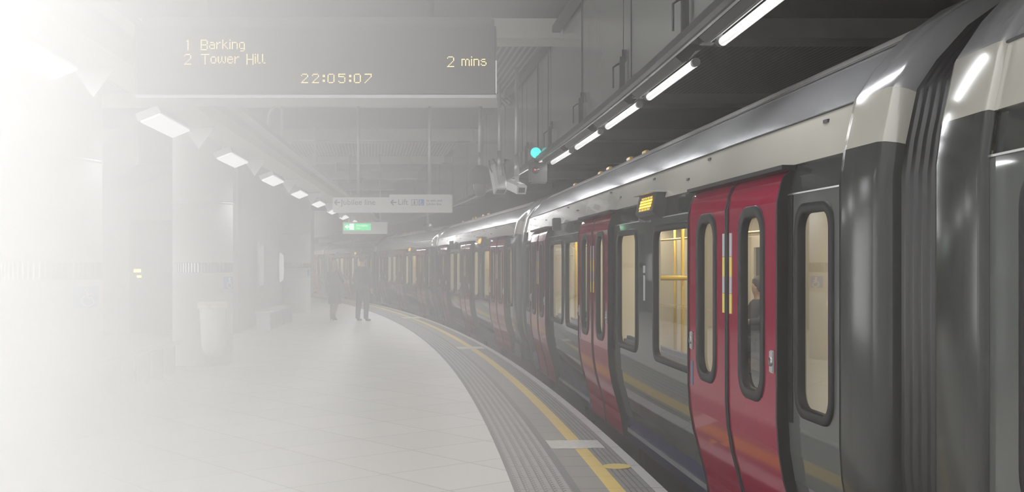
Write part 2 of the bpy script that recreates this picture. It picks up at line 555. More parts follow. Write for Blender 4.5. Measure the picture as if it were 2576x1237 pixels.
# sloping edge soffit over the passage on the left
mb = MB(); mb.prism([(-5.9, 20.4), (-13.0, 35.0), (-13.6, 34.6), (-6.5, 20.0)], 3.30, 4.2, 'Z')
struct('ceiling_beam', mb, M['soffit'])
# pale panel lines of the front block
tag(MB().box((-8.55, 25.70, 0.02), (-7.55, 25.79, 2.55)).build('access_door', M['dark']), 'dark closed door in the grey wall between the two big columns', 'door')
o = MB().box((-8.45, 25.66, 1.38), (-8.30, 25.71, 1.45)).build('warning_lamp', M['amber_spot'])
tag(o, 'small amber lamp glowing on the dark door, upper of two', 'lamp', 'amber lamps on the door')
o = MB().box((-8.38, 25.66, 1.26), (-8.29, 25.71, 1.31)).build('warning_lamp', M['amber_spot'])
tag(o, 'smaller amber lamp glowing on the dark door, lower of two', 'lamp', 'amber lamps on the door')

# ------------------------------------------------------------------ columns
def wheelchair(mb_, c, n_, s_):
    pass
def column(x, y, label, sign_ang, r=.46, marks=True):
    root = empty('column', (x, y, 0), 0, label, 'column', 'clad round columns along the platform')
    mb = MB(); mb.lathe([(r+.006, 0), (r+.006, .12), (r, .13), (r, 1.105), (r-.006, 1.11), (r-.006, 1.12), (r, 1.125), (r, 1.435)], n=56)
    mb.build('lower_cladding', M['column'], root)
    mb = MB(); mb.lathe([(r, 1.59), (r, 2.52), (r-.008, 2.525), (r-.008, 2.535), (r, 2.54), (r, CZ-.22)], n=56)
    mb.build('upper_cladding', M['column'], root)
    mb = MB(); mb.lathe([(r-.004, 1.435), (r-.004, 1.59)], n=56)
    mb.build('dark_band', M['dark'], root)
    mb = MB()
    for k in range(60):
        a = 2*PI*k/60
        mb.box((r-.004, -.006, 1.44), (r+.004, .006, 1.585), rot=Matrix.Rotation(a, 3, 'Z'), piv=(0, 0, 0))
    o = mb.build('band_ribs', M['chrome'], root)
    mb = MB(); mb.lathe([(r+.002, 2.50), (r+.008, 2.505), (r+.008, 2.525), (r+.002, 2.53)], n=56)
    mb.build('ring_joint', M['steel'], root)
    # blue accessibility sign bent round the cladding
    a0 = sign_ang
    mb = MB(); nn = 8; half = .16
    def cyl(u, z, off): a = a0+u/r; return ((r+off)*math.cos(a), (r+off)*math.sin(a), z)
    for i in range(nn):
        u0 = -half+2*half*i/nn; u1 = -half+2*half*(i+1)/nn
        mb.quad(cyl(u0, 1.18, .006), cyl(u1, 1.18, .006), cyl(u1, 1.37, .006), cyl(u0, 1.37, .006))
    sg = mb.build('access_sign', M['sign_blue'], root, label='blue wheelchair sign')
    mb = MB()
    def st(p, q, wd):
        p = Vector(p); q = Vector(q); d = (q-p).normalized(); t = Vector((-d.y, d.x))*wd/2
        mb.quad(*[cyl(k.x*1.5, 1.272+k.y, .009) for k in (p-t, q-t, q+t, p+t)])
    for k in range(10):
        a = 2*PI*k/10; st((-.012+.012*math.cos(a), .068+.012*math.sin(a)), (-.012+.012*math.cos(a+.7), .068+.012*math.sin(a+.7)), .012)
    st((-.012, .055), (-.008, -.005), .018); st((-.01, .028), (.03, .028), .011)
    st((-.01, -.005), (.03, -.005), .013); st((.03, -.005), (.05, -.055), .013); st((.046, -.055), (.062, -.05), .011)
    for k in range(14):
        a = R(115+245*k/14); b = R(115+245*(k+1)/14)
        st((-.002+.05*math.cos(a), -.03+.05*math.sin(a)), (-.002+.05*math.cos(b), -.03+.05*math.sin(b)), .012)
    mb.build('wheelchair_symbol', M['white'], sg)
    if marks:
        mb = MB()
        for u_ in (-.55, -.15, .25, .6):
            for z_ in (1.08, 1.16, 2.47, 2.58):
                mb.lathe([(0, .006), (.008, .004), (.010, 0)], c=cyl(u_-.25, z_, 0), n=8)
        mb.build('rivets', M['steel'], root)
    return root
column(-4.27, 10.6, 'huge pale round column nearest the camera, almost lost in the haze', R(-23))
column(-4.87, 18.1, 'pale round column standing behind the clear rubbish bag', R(-14))
column(-6.95, 37.0, 'distant pale round column beside the end of the train', R(-10))

# ------------------------------------------------------------------ bin, benches, posters
root = empty('refuse_bin', (-4.50, 17.28, 0), 0, 'clear plastic rubbish bag hanging from a cream hoop on the column', 'bin')
mb = MB()
ring = [(.20*math.cos(2*PI*k/28), .20*math.sin(2*PI*k/28), .985) for k in range(29)]
mb.tube(ring, .014, 8, caps=False)
mb.lathe([(.205, .90), (.215, .905), (.215, .965), (.205, .97), (.195, .965), (.195, .905), (.205, .90)], n=28)
mb.build('hoop', M['bin_ring'], root)
mb = MB(); base = 0
prof = [(.198, .93), (.197, .85), (.19, .7), (.183, .5), (.175, .35), (.165, .27), (.13, .225), (.06, .205), (0, .20)]
nn = 36
for r_, z_ in prof:
    for k in range(nn):
        a = 2*PI*k/nn
        q = r_*(1+.05*math.sin(7*a+z_*5)*(1-z_)+.04*math.sin(3*a-4*z_)*(1-z_))
        mb.v.append((q*math.cos(a)+.03*(1-z_), q*math.sin(a), z_+.015*math.sin(5*a)*(1 if z_ < .4 else 0)))
for i in range(len(prof)-1):
    for k in range(nn):
        mb.face((i*nn+k, i*nn+(k+1) % nn, (i+1)*nn+(k+1) % nn, (i+1)*nn+k), 0, True)
mb.build('bag', M['bag'], root)
mb = MB().box((-.32, .15, .90), (.0, .19, .97), rot=Matrix.Rotation(R(-35), 3, 'Z')).tube([(-.09, .17, .94), (-.30, .58, .94)], .02)
mb.build('bracket', M['steel'], root)
mb = MB().box((-.02, -.225, .90), (.02, -.205, .975)); mb.build('latch', M['steel'], root)

def bench(x, y0, y1, rz, label):
    root = empty('bench', (x, y0, 0), rz, label, 'bench', 'slatted platform benches')
    L = y1-y0
    mb = MB().bbox((-.21, 0, .415), (.21, L, .455), .015)
    mb.build('seat', M['wood'], root)
    MB().bbox((.17, 0, .435), (.225, L, .475), .012).build('front_rail', M['chrome'], root)
    k = max(3, int(L/.55))
    for i in range(k):
        yy = .18+(L-.36)*i/(k-1)
        MB().bbox((-.16, yy-.03, 0), (.16, yy+.03, .416), .008).build('leg', M['steel'], root)
    return root
bench(-4.80, 12.3, 16.6, R(2.5), 'long pale bench between the two nearest round columns')
bench(-5.85, 26.9, 31.0, R(3), 'grey bench along the far wall, before the distant column')

root = empty('wall_poster', (-6.36, 28.6, .95), R(6.8), 'white framed poster on the side wall between the columns', 'poster')
MB().bbox((.02, 0, 0), (.07, 1.15, 1.15), .01).build('frame', M['chrome'], root)
MB().box((.066, .06, .06), (.074, 1.09, 1.09)).build('sheet', M['poster'], root)
root = empty('route_board', (-7.35, 37.6, 1.15), R(6.8), 'tall narrow board with yellow stripes on the wall before the distant column', 'sign')
MB().bbox((.02, 0, -.1), (.08, .5, 1.3), .01).build('frame', M['dark'], root)
MB().box((.08, .06, -.05), (.086, .16, 1.25)).box((.08, .30, -.05), (.086, .42, 1.25)).build('stripe', M['label_yellow'], root)
root = empty('help_point', (-7.16, 35.2, 1.2), R(6.8), 'bright oval light on the side wall, before the distant column', 'lamp')
MB().lathe([(.0, .16), (.22, .15), (.26, .08), (.26, .0)], c=(0, 0, .25), n=24, axis='X', sy=1.7).build('diffuser', M['oval_lit'], root)
MB().lathe([(.29, .05), (.29, .0)], c=(0, 0, .25), n=24, axis='X', sy=1.7).build('frame', M['steel'], root)

# ------------------------------------------------------------------ left lamp row with its trough
def XL(Y): return -2.6-.0685*Y
def along_left(prof, y0, y1, mb=None):
    mb = mb or MB(); n = len(prof); b = len(mb.v)
    for Y in (y0, y1):
        for dx, z in prof: mb.v.append((XL(Y)+dx, Y, z))
    for j in range(n): mb.face((b+j, b+(j+1) % n, b+n+(j+1) % n, b+n+j))
    mb.face([b+j for j in range(n)]); mb.face([b+n+j for j in range(n)][::-1])
    return mb
mb = along_left([(.05, 3.02), (.40, 3.02), (.46, 3.10), (.46, 3.26), (.05, 3.26)], 6.4, 52)
along_left([(.50, 3.16), (.62, 3.16), (.62, 3.22), (.50, 3.22)], 6.4, 52, mb)
for Y in range(8, 52, 5): mb.box((XL(Y)+.2, Y, 3.2), (XL(Y)+.24, Y+.04, CZ))
tr_ = mb.build('cable_trunking', M['beam']); tag(tr_, 'pale cable trunking hung along the row of slanting lamps', 'trunking')
LR = 'slanting lamps along the columns'
def row_lamp(Y, label):
    a = math.atan(.0685)
    root = empty('row_lamp', (XL(Y), Y, 2.9), a, label, 'lamp', LR)
    rot = Matrix.Rotation(R(-22), 3, 'Y')
    MB().box((-.10, -.66, .02), (.12, .66, .09), rot=rot, piv=(0, 0, 0)).build('housing', M['steel'], root)
    MB().box((-.085, -.64, .0), (.105, .64, .018), rot=rot, piv=(0, 0, 0)).build('diffuser', M['row_tube'], root)
    MB().add([(.02, .75, .08), (.30, .82, .10), (.12, .80, -.17), (.02, .77, .08), (.30, .84, .10), (.12, .82, -.17)],
             [(0, 1, 2), (3, 5, 4), (0, 3, 4, 1), (1, 4, 5, 2), (2, 5, 3, 0)])
    m2 = MB(); m2.add([(.02, .75, .08), (.32, .80, .10), (.16, .78, -.13), (.02, .77, .09), (.32, .82, .11), (.16, .80, -.12)],
             [(0, 1, 2), (3, 5, 4), (0, 3, 4, 1), (1, 4, 5, 2), (2, 5, 3, 0)])
    m2.build('reflector', M['chrome'], root)
    for sg in (-.4, .4): MB().tube([(.05, sg, .08), (.10, sg, .16)], .012, 6).build('bracket', M['steel'], root)
    return root
names = ['lamp of the slanting row nearest the camera, high in the thick haze',
         'bright slanting lamp above the first bench, second of its row',
         'slanting lamp above the column with the rubbish bag, third of its row',
         'slanting lamp beyond the bin column, fourth of its row',
         'slanting lamp near the left end of the hanging line sign, fifth of its row',
         'slanting lamp just above the corner of the line sign, sixth of its row',
         'small slanting lamp seventh along the column row',
         'small slanting lamp eighth along the column row',
         'tiny slanting lamp ninth along the column row',
         'tiny slanting lamp at the far end of the column row']
proto = None
for i, nm in enumerate(names):
    Y = 7.45+3.72*i
    li = bpy.data.lights.new('row_light', 'AREA'); li.shape = 'RECTANGLE'; li.size = .18; li.size_y = 1.25
    li.energy = ROW_WATTS; li.color = (.97, .98, 1)
    lo = bpy.data.objects.new('row_light', li); COL.objects.link(lo); lo.location = (XL(Y), Y, 2.87); lo.rotation_euler.z = math.atan(.0685)
    if proto is None: proto = row_lamp(Y, nm)
    else:
        c = copy_tree(proto); c.location = (XL(Y), Y, 2.9); c['label'] = nm

# ------------------------------------------------------------------ conduit rail over the platform edge, and its lamps
mb = MB()
sweep(mb, [(.135, 2.885), (.175, 2.885), (.175, 2.93), (.135, 2.93)], 3.2, 62, 90, closed=True)
sweep(mb, [(.11, 2.945), (.135, 2.945), (.135, 2.97), (.11, 2.97)], 3.2, 62, 90, closed=True)
rail = mb.build('lighting_rail', M['rail_steel'])
tag(rail, 'long dark rail above the platform edge carrying the tube lamps', 'rail')
def hanger(s):
    p = edge(s, .15)
    mb = MB()
    mb.tube([(p.x-.07, p.y, 2.94), (p.x-.07, p.y, 3.10), (p.x-.03, p.y+.02, 3.13), (p.x+.0, p.y+.02, 3.13)], .008, 6)
    mb.box((p.x-.02, p.y-.03, 2.93), (p.x+.02, p.y+.03, 3.18)).box((p.x+.0, p.y, 3.15), (p.x+.035, p.y+.05, 3.24))
    mb.tube([(p.x+.01, p.y, 3.2), (p.x+.01, p.y, CZ)], .0035, 5)
    return mb.build('hanger', M['dark'], rail)
for s in (6.75, 8.95, 11.2, 13.5, 15.8, 18.4, 21.0, 24, 27, 30): hanger(s)
EDG = 'tube lamps over the platform edge'
def edge_lamp(label):
    root = empty('tube_lamp', (0, 0, 0), 0, label, 'lamp', EDG)
    # local +Y runs along the edge, +X towards the train
    MB().prism([(-.10, .12), (-.10, .035), (-.055, .0), (-.02, .012), (.03, .075), (.07, .085), (.07, .12)], -.80, .80).build('housing', M['dark'], root)
    MB().prism([(-.035, .0), (.035, .055), (.033, .059), (-.037, .004)], -.77, .77).build('reflector', M['white'], root)
    MB().tube([(.035, -.76, .005), (.035, .76, .005)], .027, 12).build('tube', M['tube'], root)
    MB().tube([(.03, .76, .015), (.03, .80, .015)], .036, 12).build('end_cap', M['dark'], root)
    MB().tube([(.035, -.80, .005), (.035, -.76, .005)], .029, 12).build('end_cap', M['steel'], root)
    MB().bbox((-.07, .86, .02), (.03, .98, .12), .01).build('junction_box', M['dark'], root)
    MB().box((-.10, -.05, .10), (.08, .05, .14)).build('bracket', M['steel'], root)
    return root
lb = ['largest tube lamp over the platform edge, cut by the top of the picture',
      'tube lamp second from the camera over the platform edge',
      'tube lamp third from the camera over the platform edge',
      'tube lamp fourth from the camera over the platform edge',
      'shortest-looking tube lamp next to the teal signal']
proto = None
for k in range(22):
    s = 6.25+1.95*k
    if k == 0: s = 5.95
    up = 0 if k < 5 else .13
    if proto is None: proto = o = edge_lamp(lb[0])
    else: o = copy_tree(proto)
    o['label'] = lb[k] if k < 5 else 'tube lamp tucked behind the fascia, %s from the camera over the edge' % ['sixth', 'seventh', 'eighth', 'ninth', 'tenth', 'eleventh', 'twelfth', 'thirteenth', 'fourteenth', 'fifteenth', 'sixteenth', 'seventeenth', 'eighteenth', 'nineteenth', 'twentieth', 'twenty-first', 'twenty-second'][k-5]
    p = edge(s, -.03, 2.87+up)
    o.location = p; o.rotation_euler.z = T0+s/ER
    if k < 22:
        li = bpy.data.lights.new('tube_light', 'AREA'); li.shape = 'RECTANGLE'; li.size = .05; li.size_y = 1.5
        li.energy = EDGE_WATTS*(1.0 if k < 9 else 1.8); li.color = (.97, .98, 1)
        lo = bpy.data.objects.new('tube_light', li); COL.objects.link(lo); lo.location = p+Vector((.035, 0, -.02)); lo.rotation_euler.z = T0+s/ER
        if k < 6:
            l2 = bpy.data.lights.new('reflector_light', 'AREA'); l2.shape = 'RECTANGLE'; l2.size = .03; l2.size_y = 1.5
            l2.energy = 2.2; l2.color = (.97, .98, 1)
            lo = bpy.data.objects.new('reflector_light', l2); COL.objects.link(lo); lo.location = p+Vector((.03, 0, .03)); lo.rotation_euler = (0, R(130), T0+s/ER)

# ------------------------------------------------------------------ conduits under the ceiling
def conduit(pts, r, label, name='conduit'):
    P = [Vector(p) for p in pts]; out = [P[0]]
    for i in range(1, len(P)-1):
        a = (P[i-1]-P[i]).normalized(); b = (P[i+1]-P[i]).normalized()
        rad = min(.25, .4*(P[i-1]-P[i]).length, .4*(P[i+1]-P[i]).length)
        for t in range(6):
            u = t/5; out.append((P[i]+a*rad)*(1-u)**2 + P[i]*2*u*(1-u) + (P[i]+b*rad)*u*u)
    out.append(P[-1])
    o = MB().tube(out, r, 8).build(name, M['beam'])
    return tag(o, label, 'pipe', 'pipes under the ceiling beams')
conduit([(-.30, 17.7, 4.02), (-4.45, 17.7, 4.02), (-4.45, 17.7, 3.26)], .022, 'thin pipe under the ceiling bending down behind the departure display')
conduit([(-.25, 17.9, 4.05), (-3.80, 17.9, 4.05), (-3.80, 17.9, 3.25)], .018, 'shorter thin pipe bending down beside the longer one')
conduit([(-.85, 23.2, 4.02), (-4.80, 23.2, 4.02), (-4.80, 23.2, 3.26)], .024, 'thin pipe under the second beam, bending down at its rounded corner')
mb = MB(); sweep(mb, [(.13, CZ-.16), (.22, CZ-.16), (.22, CZ-.09), (.13, CZ-.09)], 7, 20, 26, closed=True)
o = mb.build('cable_duct', M['dark']); tag(o, 'dark cable duct along the top corner of the fascia', 'duct')
mb = MB()
for k in range(4): mb.tube([(-.15+.05*k, 17.2+.1*k, 4.26), (-.25+.07*k, 17.5, 4.12), (-.1+.09*k, 18.2, 4.05)], .012, 6)
o = mb.build('cable_bundle', M['dark']); tag(o, 'short bundle of dark cables at the head of the camera poles', 'cables')

# ------------------------------------------------------------------ departure display
DY = 5.6; k_ = DY/2890
def DP(x, y): return ((x-1288)*k_, 1.58-(y-662)*k_)
root = empty('departure_display', (0, DY, 0), 0, 'large black departure display showing Barking and Tower Hill, hung from the ceiling', 'departure display')
x0, z1 = DP(338, 40); x1, z0 = DP(1248, 240)
root.location = ((x0+x1)/2, DY, 0)
cx = (x0+x1)/2
TL = R(.45)
def dsp(name, mb, m, par=None, label=None):
    o = mb.build(name, m, par or root, label=label); return o
dsp('casing', MB().bbox((x0-cx, .0, z0), (x1-cx, .32, z1-.035), .012), M['casing'])
zs0 = DP(0, 236)[1]; zs1 = DP(0, 70)[1]
scr = dsp('screen', MB().box((x0-cx+.015, -.006, zs0), (x1-cx-.008, .004, zs1)), M['screen'])
dsp('top_hood', MB().bbox((x0-cx+.03, .01, z1-.045), (x1-cx-.01, .30, z1), .01), M['dark'])
dsp('edge_trim', MB().box((x1-cx-.003, -.004, z0+.01), (x1-cx+.003, .002, z0+.17)), M['chrome'])
dsp('bottom_rail', MB().box((x0-cx, -.002, z0-.012), (x1-cx, .30, z0+.003)), M['steel'])
for xx in (-.55, .55): dsp('hanging_rod', MB().tube([(xx, .15, z1-.02), (xx, .15, 4.4)], .02, 10), M['dark'])
G = {
 '1': (2, ['.#', '##']+['.#']*7), '2': (6, ['.####.', '#....#', '.....#', '.....#', '....#.', '...#..', '..#...', '.#....', '######']),
 'B': (6, ['#####.', '#....#', '#....#', '#....#', '#####.', '#....#', '#....#', '#....#', '#####.']),
 'a': (5, ['', '', '.###.', '....#', '.####', '#...#', '#...#', '.####']),
 'r': (4, ['', '', '#.##', '##..', '#...', '#...', '#...', '#...']),
 'k': (5, ['#....', '#....', '#..#.', '#.#..', '##...', '#.#..', '#..#.', '#...#']),
 'i': (1, ['#', '', '#', '#', '#', '#', '#', '#']),
 'n': (5, ['', '', '####.', '#...#', '#...#', '#...#', '#...#', '#...#']),
 'g': (5, ['', '', '.###.', '#...#', '#...#', '#...#', '#...#', '.####', '....#', '.###.']),
 'T': (7, ['#######']+['...#...']*8), 'o': (5, ['', '', '.###.', '#...#', '#...#', '#...#', '#...#', '.###.']),
 'w': (7, ['', '', '#..#..#', '#..#..#', '#..#..#', '#..#..#', '#.#.#.#', '.#...#.']),
 'e': (5, ['', '', '.###.', '#...#', '#####', '#....', '#...#', '.###.']),
 'H': (6, ['#....#']*4+['######']+['#....#']*4), 'l': (3, ['#', '#', '#', '#', '#', '#', '#', '.##']),
 'm': (7, ['', '', '###.##.']+['#..#..#']*5), 's': (5, ['', '', '.###.', '#....', '.###.', '....#', '#...#', '.###.']),
 ' ': (4, []),
 't2': (6, ['.####.', '#....#', '.....#', '....#.', '...#..', '..#...', '.#....', '######']),
 't0': (6, ['.####.']+['#....#']*6+['.####.']), ':': (2, ['', '##', '##', '', '', '##', '##']),
 't5': (6, ['######', '#.....', '#####.', '.....#', '.....#', '.....#', '#....#', '.####.']),
 't7': (6, ['######', '.....#', '.....#', '....#.', '...#..', '..#...', '.#....', '#.....'])}
def dots(items, px, py, label):
    """items: (glyph, column); px, py: where its first dot sits"""
    mb = MB(); pit = 3.01
    for g, col in items:
        for r_, row in enumerate(G[g][1]):
            for c_, ch in enumerate(row):
                if ch != '#': continue
                X, Z = DP(px+(col+c_)*pit, py+r_*pit)
                X -= cx
                q = .0024
                v = [(X+q*math.cos(a), -.0075, Z+q*math.sin(a)) for a in [2*PI*j/6 for j in range(6)]]
                mb.add(v, [tuple(range(6))])
    o = mb.build('led_text', M['led_text'], scr, label=label); return o
def seq(txt, start=0):
    out = []; c = start
    for ch in txt:
        out.append((ch, c)); c += G[ch][0]+1
    return out
dots([('1', -12)], 507.2, 101.6, 'amber numeral 1')
dots([('B', 0), ('a', 7), ('r', 13), ('k', 18), ('i', 24), ('n', 26), ('g', 32)], 507.2, 101.6, 'amber word Barking')
dots([('2', -14)], 507.8, 137.8, 'amber numeral 2')
dots([('T', 0), ('o', 8), ('w', 14), ('e', 22), ('r', 28), ('H', 38), ('i', 45), ('l', 47), ('l', 51)], 507.8, 137.8, 'amber words Tower Hill')
dots([('2', 0), ('m', 12), ('i', 20), ('n', 22), ('s', 28)], 1126.3, 143.8, 'amber words 2 mins')
dots([('t2', 0), ('t2', 9), (':', 18), ('t0', 22), ('t5', 31), (':', 40), ('t0', 44), ('t7', 53)], 759.5, 187.2, 'amber clock reading 22:05:07')

# ------------------------------------------------------------------ line sign and exit sign
SY = 17.0; kk = SY/2890
def SP_(x, y): return Vector(((x-1288)*kk, SY, 1.58-(y-662)*kk))
root = empty('line_sign', (0, SY, 0), 0, 'long white hanging sign reading Jubilee line and Lift', 'sign')
a = SP_(837, 534); b = SP_(979, 496)
MB().bbox((a.x, 0, a.z), (b.x, .16, b.z), .01).build('panel', M['sign_white'], root, label='panel reading Jubilee line')
a2 = SP_(979, 534); b2 = SP_(1137, 489)
MB().bbox((a2.x, -.02, a2.z), (b2.x, .18, b2.z), .01).build('panel', M['sign_white'], root, label='panel reading Lift to exit and Jubilee line')
def arrow(x, y, s, par, off, m):
    p = SP_(x, y); mb = MB()
    mb.box((p.x+s*.15, off-.003, p.z-s*.09), (p.x+s, off, p.z+s*.09))
    for sg in (1, -1):
        mb.add([(p.x, off-.003, p.z), (p.x+s*.28, off-.003, p.z), (p.x+s*.62, off-.003, p.z+sg*s*.42), (p.x+s*.36, off-.003, p.z+sg*s*.42)], [(0, 1, 2, 3)])
    return mb.build('arrow', m, par)
arrow(840, 509, .095, root, -.002, M['sign_text']); arrow(982, 509, .095, root, -.022, M['sign_text'])
p = SP_(858, 515); text_mesh('lettering', 'Jubilee line', .118, M['sign_text'], root, (p.x, -.004, p.z))
p = SP_(1001, 515); text_mesh('lettering', 'Lift', .118, M['sign_text'], root, (p.x, -.024, p.z))
p = SP_(1073, 507); text_mesh('lettering', 'to exit and', .05, M['sign_text'], root, (p.x, -.024, p.z), xs=1.05)
p = SP_(1073, 516); text_mesh('lettering', 'Jubilee line', .05, M['sign_text'], root, (p.x, -.024, p.z), xs=1.02)
mb = MB(); p = SP_(1043, 509)
for (u0, u1, v0, v1) in ((-.045, -.038, -.045, .045), (.038, .045, -.045, .045), (-.045, .045, -.045, -.038), (-.045, .045, .038, .045), (-.012, .012, -.032, .012), (-.009, .009, .016, .03)):
    mb.box((p.x+u0, -.024, p.z+v0), (p.x+u1, -.021, p.z+v1))
mb.build('lift_symbol', M['sign_text'], root)
p = SP_(1060, 509)
MB().box((p.x-.042, -.024, p.z-.045), (p.x+.042, -.021, p.z+.045)).build('access_symbol', M['sign_blue'], root)
mb = MB()
for k in range(10):
    t = R(100+260*k/10); u = R(100+260*(k+1)/10)
    mb.add([(p.x+q*math.cos(w_), -.026, p.z-.012+q*math.sin(w_)) for q, w_ in ((.018, t), (.026, t), (.026, u), (.018, u))], [(0, 1, 2, 3)])
mb.box((p.x-.012, -.026, p.z-.005), (p.x-.003, -.025, p.z+.035))
mb.build('wheelchair_symbol', M['white'], root)
for px_ in (900, 1080):
    q = SP_(px_, 492)
    MB().tube([(q.x, .08, q.z-.02), (q.x, .08, CZ)], .022, 8).build('hanging_rod', M['steel'], root)

XY = 28.0; kx = XY/2890
def XP(x, y): return Vector(((x-1288)*kx, XY, 1.58-(y-662)*kx))
root = empty('exit_sign', (0, XY, 0), 0, 'green and grey emergency exit sign hanging beyond the line sign', 'exit sign')
a = XP(862, 588); b = XP(974, 558)
MB().bbox((a.x, 0, a.z), (b.x, .14, b.z), .01).build('housing', M['sign_white'], root)
a = XP(865, 579); b = XP(933, 562)
MB().box((a.x, -.008, a.z), (b.x, .002, b.z)).build('green_panel', M['green_lit'], root, label='lit green panel')
mb = MB(); p = XP(867, 570)
mb.add([(p.x, -.01, p.z), (p.x+.07, -.01, p.z-.06), (p.x+.07, -.01, p.z+.06)], [(0, 1, 2)]); mb.box((p.x+.06, -.011, p.z-.028), (p.x+.11, -.009, p.z+.028))
mb.build('arrow', M['white_lit'], root)
p = XP(885, 570); MB().box((p.x-.055, -.012, p.z-.075), (p.x+.055, -.009, p.z+.075)).build('door_symbol', M['white_lit'], root)
p = XP(896, 569); text_mesh('lettering', 'Emergency', .066, M['white_lit'], root, (p.x, -.011, p.z+.0))
p = XP(896, 576); text_mesh('lettering', 'exit', .066, M['white_lit'], root, (p.x, -.011, p.z))
for px_ in (880, 955):
    q = XP(px_, 560)
    MB().tube([(q.x, .07, q.z-.02), (q.x, .07, CZ)], .02, 8).build('hanging_rod', M['steel'], root)

# ------------------------------------------------------------------ cameras on poles
CG = 'cameras hanging on poles by the fascia'
q = PX(1208, 460, 17.6)
root = empty('security_camera', (q.x, q.y, 0), 0, 'black dome camera at the end of its long ceiling pole', 'security camera', CG)
MB().tube([(0, 0, 3.06), (0, 0, CZ)], .03, 12).tube([(0, 0, 3.06), (0, 0, 3.28)], .037, 12).build('pole', M['steel'], root)
mb = MB(); mb.lathe([(.04, 3.08), (.10, 3.06), (.155, 3.0), (.17, 2.92), (.17, 2.80), (.14, 2.785), (0, 2.78)], n=28); mb.build('housing', M['cctv'], root).data.materials[0] = M['casing']
mb = MB(); mb.lathe([(.118, 2.785), (.116, 2.73), (.10, 2.67), (.07, 2.62), (.03, 2.60), (0, 2.595)], n=28); mb.build('dome', M['lens'], root)
def box_camera(px, Y, zt, size, tilt, yaw, label, cable=False):
    q = PX(px, 400, Y)
    root = empty('security_camera', (q.x, q.y, 0), 0, label, 'security camera', CG)
    MB().tube([(0, 0, zt+.12), (0, 0, CZ)], .026, 12).tube([(0, 0, zt+.10), (0, 0, zt+.38)], .036, 12).build('pole', M['steel'], root)
    rot = Matrix.Rotation(R(yaw), 3, 'Z') @ Matrix.Rotation(R(tilt), 3, 'X')
    w_, l_, h_ = size
    mb = MB(); hh = h_
    mb.prism([(-w_/2, -hh), (w_/2, -hh), (w_/2+.01, 0), (w_/2-.03, .03), (-w_/2+.03, .03), (-w_/2-.01, 0)], -l_/2, l_/2)
    mb.v = [tuple(rot @ Vector(v) + Vector((0, 0, zt))) for v in mb.v]
    mb.build('housing', M['cctv'], root)
    mb = MB().box((-w_/2+.02, -l_/2-.006, -hh+.02), (w_/2-.02, -l_/2+.01, -.02))
    mb.v = [tuple(rot @ Vector(v) + Vector((0, 0, zt))) for v in mb.v]
    mb.build('front_glass', M['lens'], root)
    MB().box((-.03, -.03, zt+.02), (.03, .03, zt+.14)).build('bracket', M['steel'], root)
    if cable:
        MB().tube([(-.03, 0, zt+.16), (-.10, 0, zt+.26), (-.16, 0, zt+.24), (-.13, .02, zt+.1), (-.06, .05, zt)], .012, 8).build('cable', M['black'], root)
box_camera(1257, 17.0, 2.86, (.17, .42, .15), 62, 20, 'white boxy camera tilted steeply down with a looped black cable', True)
box_camera(1300, 15.6, 2.66, (.13, .36, .11), 14, 24, 'pale box camera facing the platform, below the edge rail')
q = PX(1076, 575, 30)
root = empty('security_camera', (q.x, q.y, 0), 0, 'tiny dark dome camera far down the platform above the train roof', 'security camera', CG)
MB().lathe([(.05, 2.62), (.13, 2.58), (.14, 2.50), (.10, 2.42), (0, 2.38)], n=20).build('dome', M['dark'], root)
MB().tube([(0, 0, 2.6), (0, 0, CZ)], .025, 8).build('pole', M['steel'], root)

# ------------------------------------------------------------------ signal
q = PX(1348, 384, 14.6)
root = empty('train_signal', (q.x, q.y, 0), R(6), 'round teal signal light on a dark box beside the edge rail', 'signal')
MB().lathe([(0, -.055), (.04, -.05), (.062, -.03), (.068, 0)], c=(0, 0, q.z), n=28, axis='Y').build('lens', M['teal'], root, label='glowing teal lens')
MB().lathe([(.072, -.02), (.076, 0), (.074, .03), (0, .03)], c=(0, 0, q.z), n=28, axis='Y').build('rim', M['dark'], root)
MB().box((-.015, .03, q.z-.3), (.015, .06, q.z)).build('bracket', M['dark'], root)
MB().bbox((-.07, .02, q.z-.38), (.15, .2, q.z-.12), .01).build('box', M['dark'], root)
MB().lathe([(0, -.01), (.045, -.008), (.05, 0)], c=(0.0, .02, q.z-.22), n=16, axis='Y').build('lower_lens', M['lens'], root)
MB().lathe([(0, -.016), (.008, -.012), (.01, 0)], c=(-.01, .01, q.z-.215), n=8, axis='Y').build('pilot_light', M['red_led'], root)
MB().tube([(.04, .1, q.z-.13), (.04, .1, CZ)], .012, 6).build('hanging_rod', M['dark'], root)

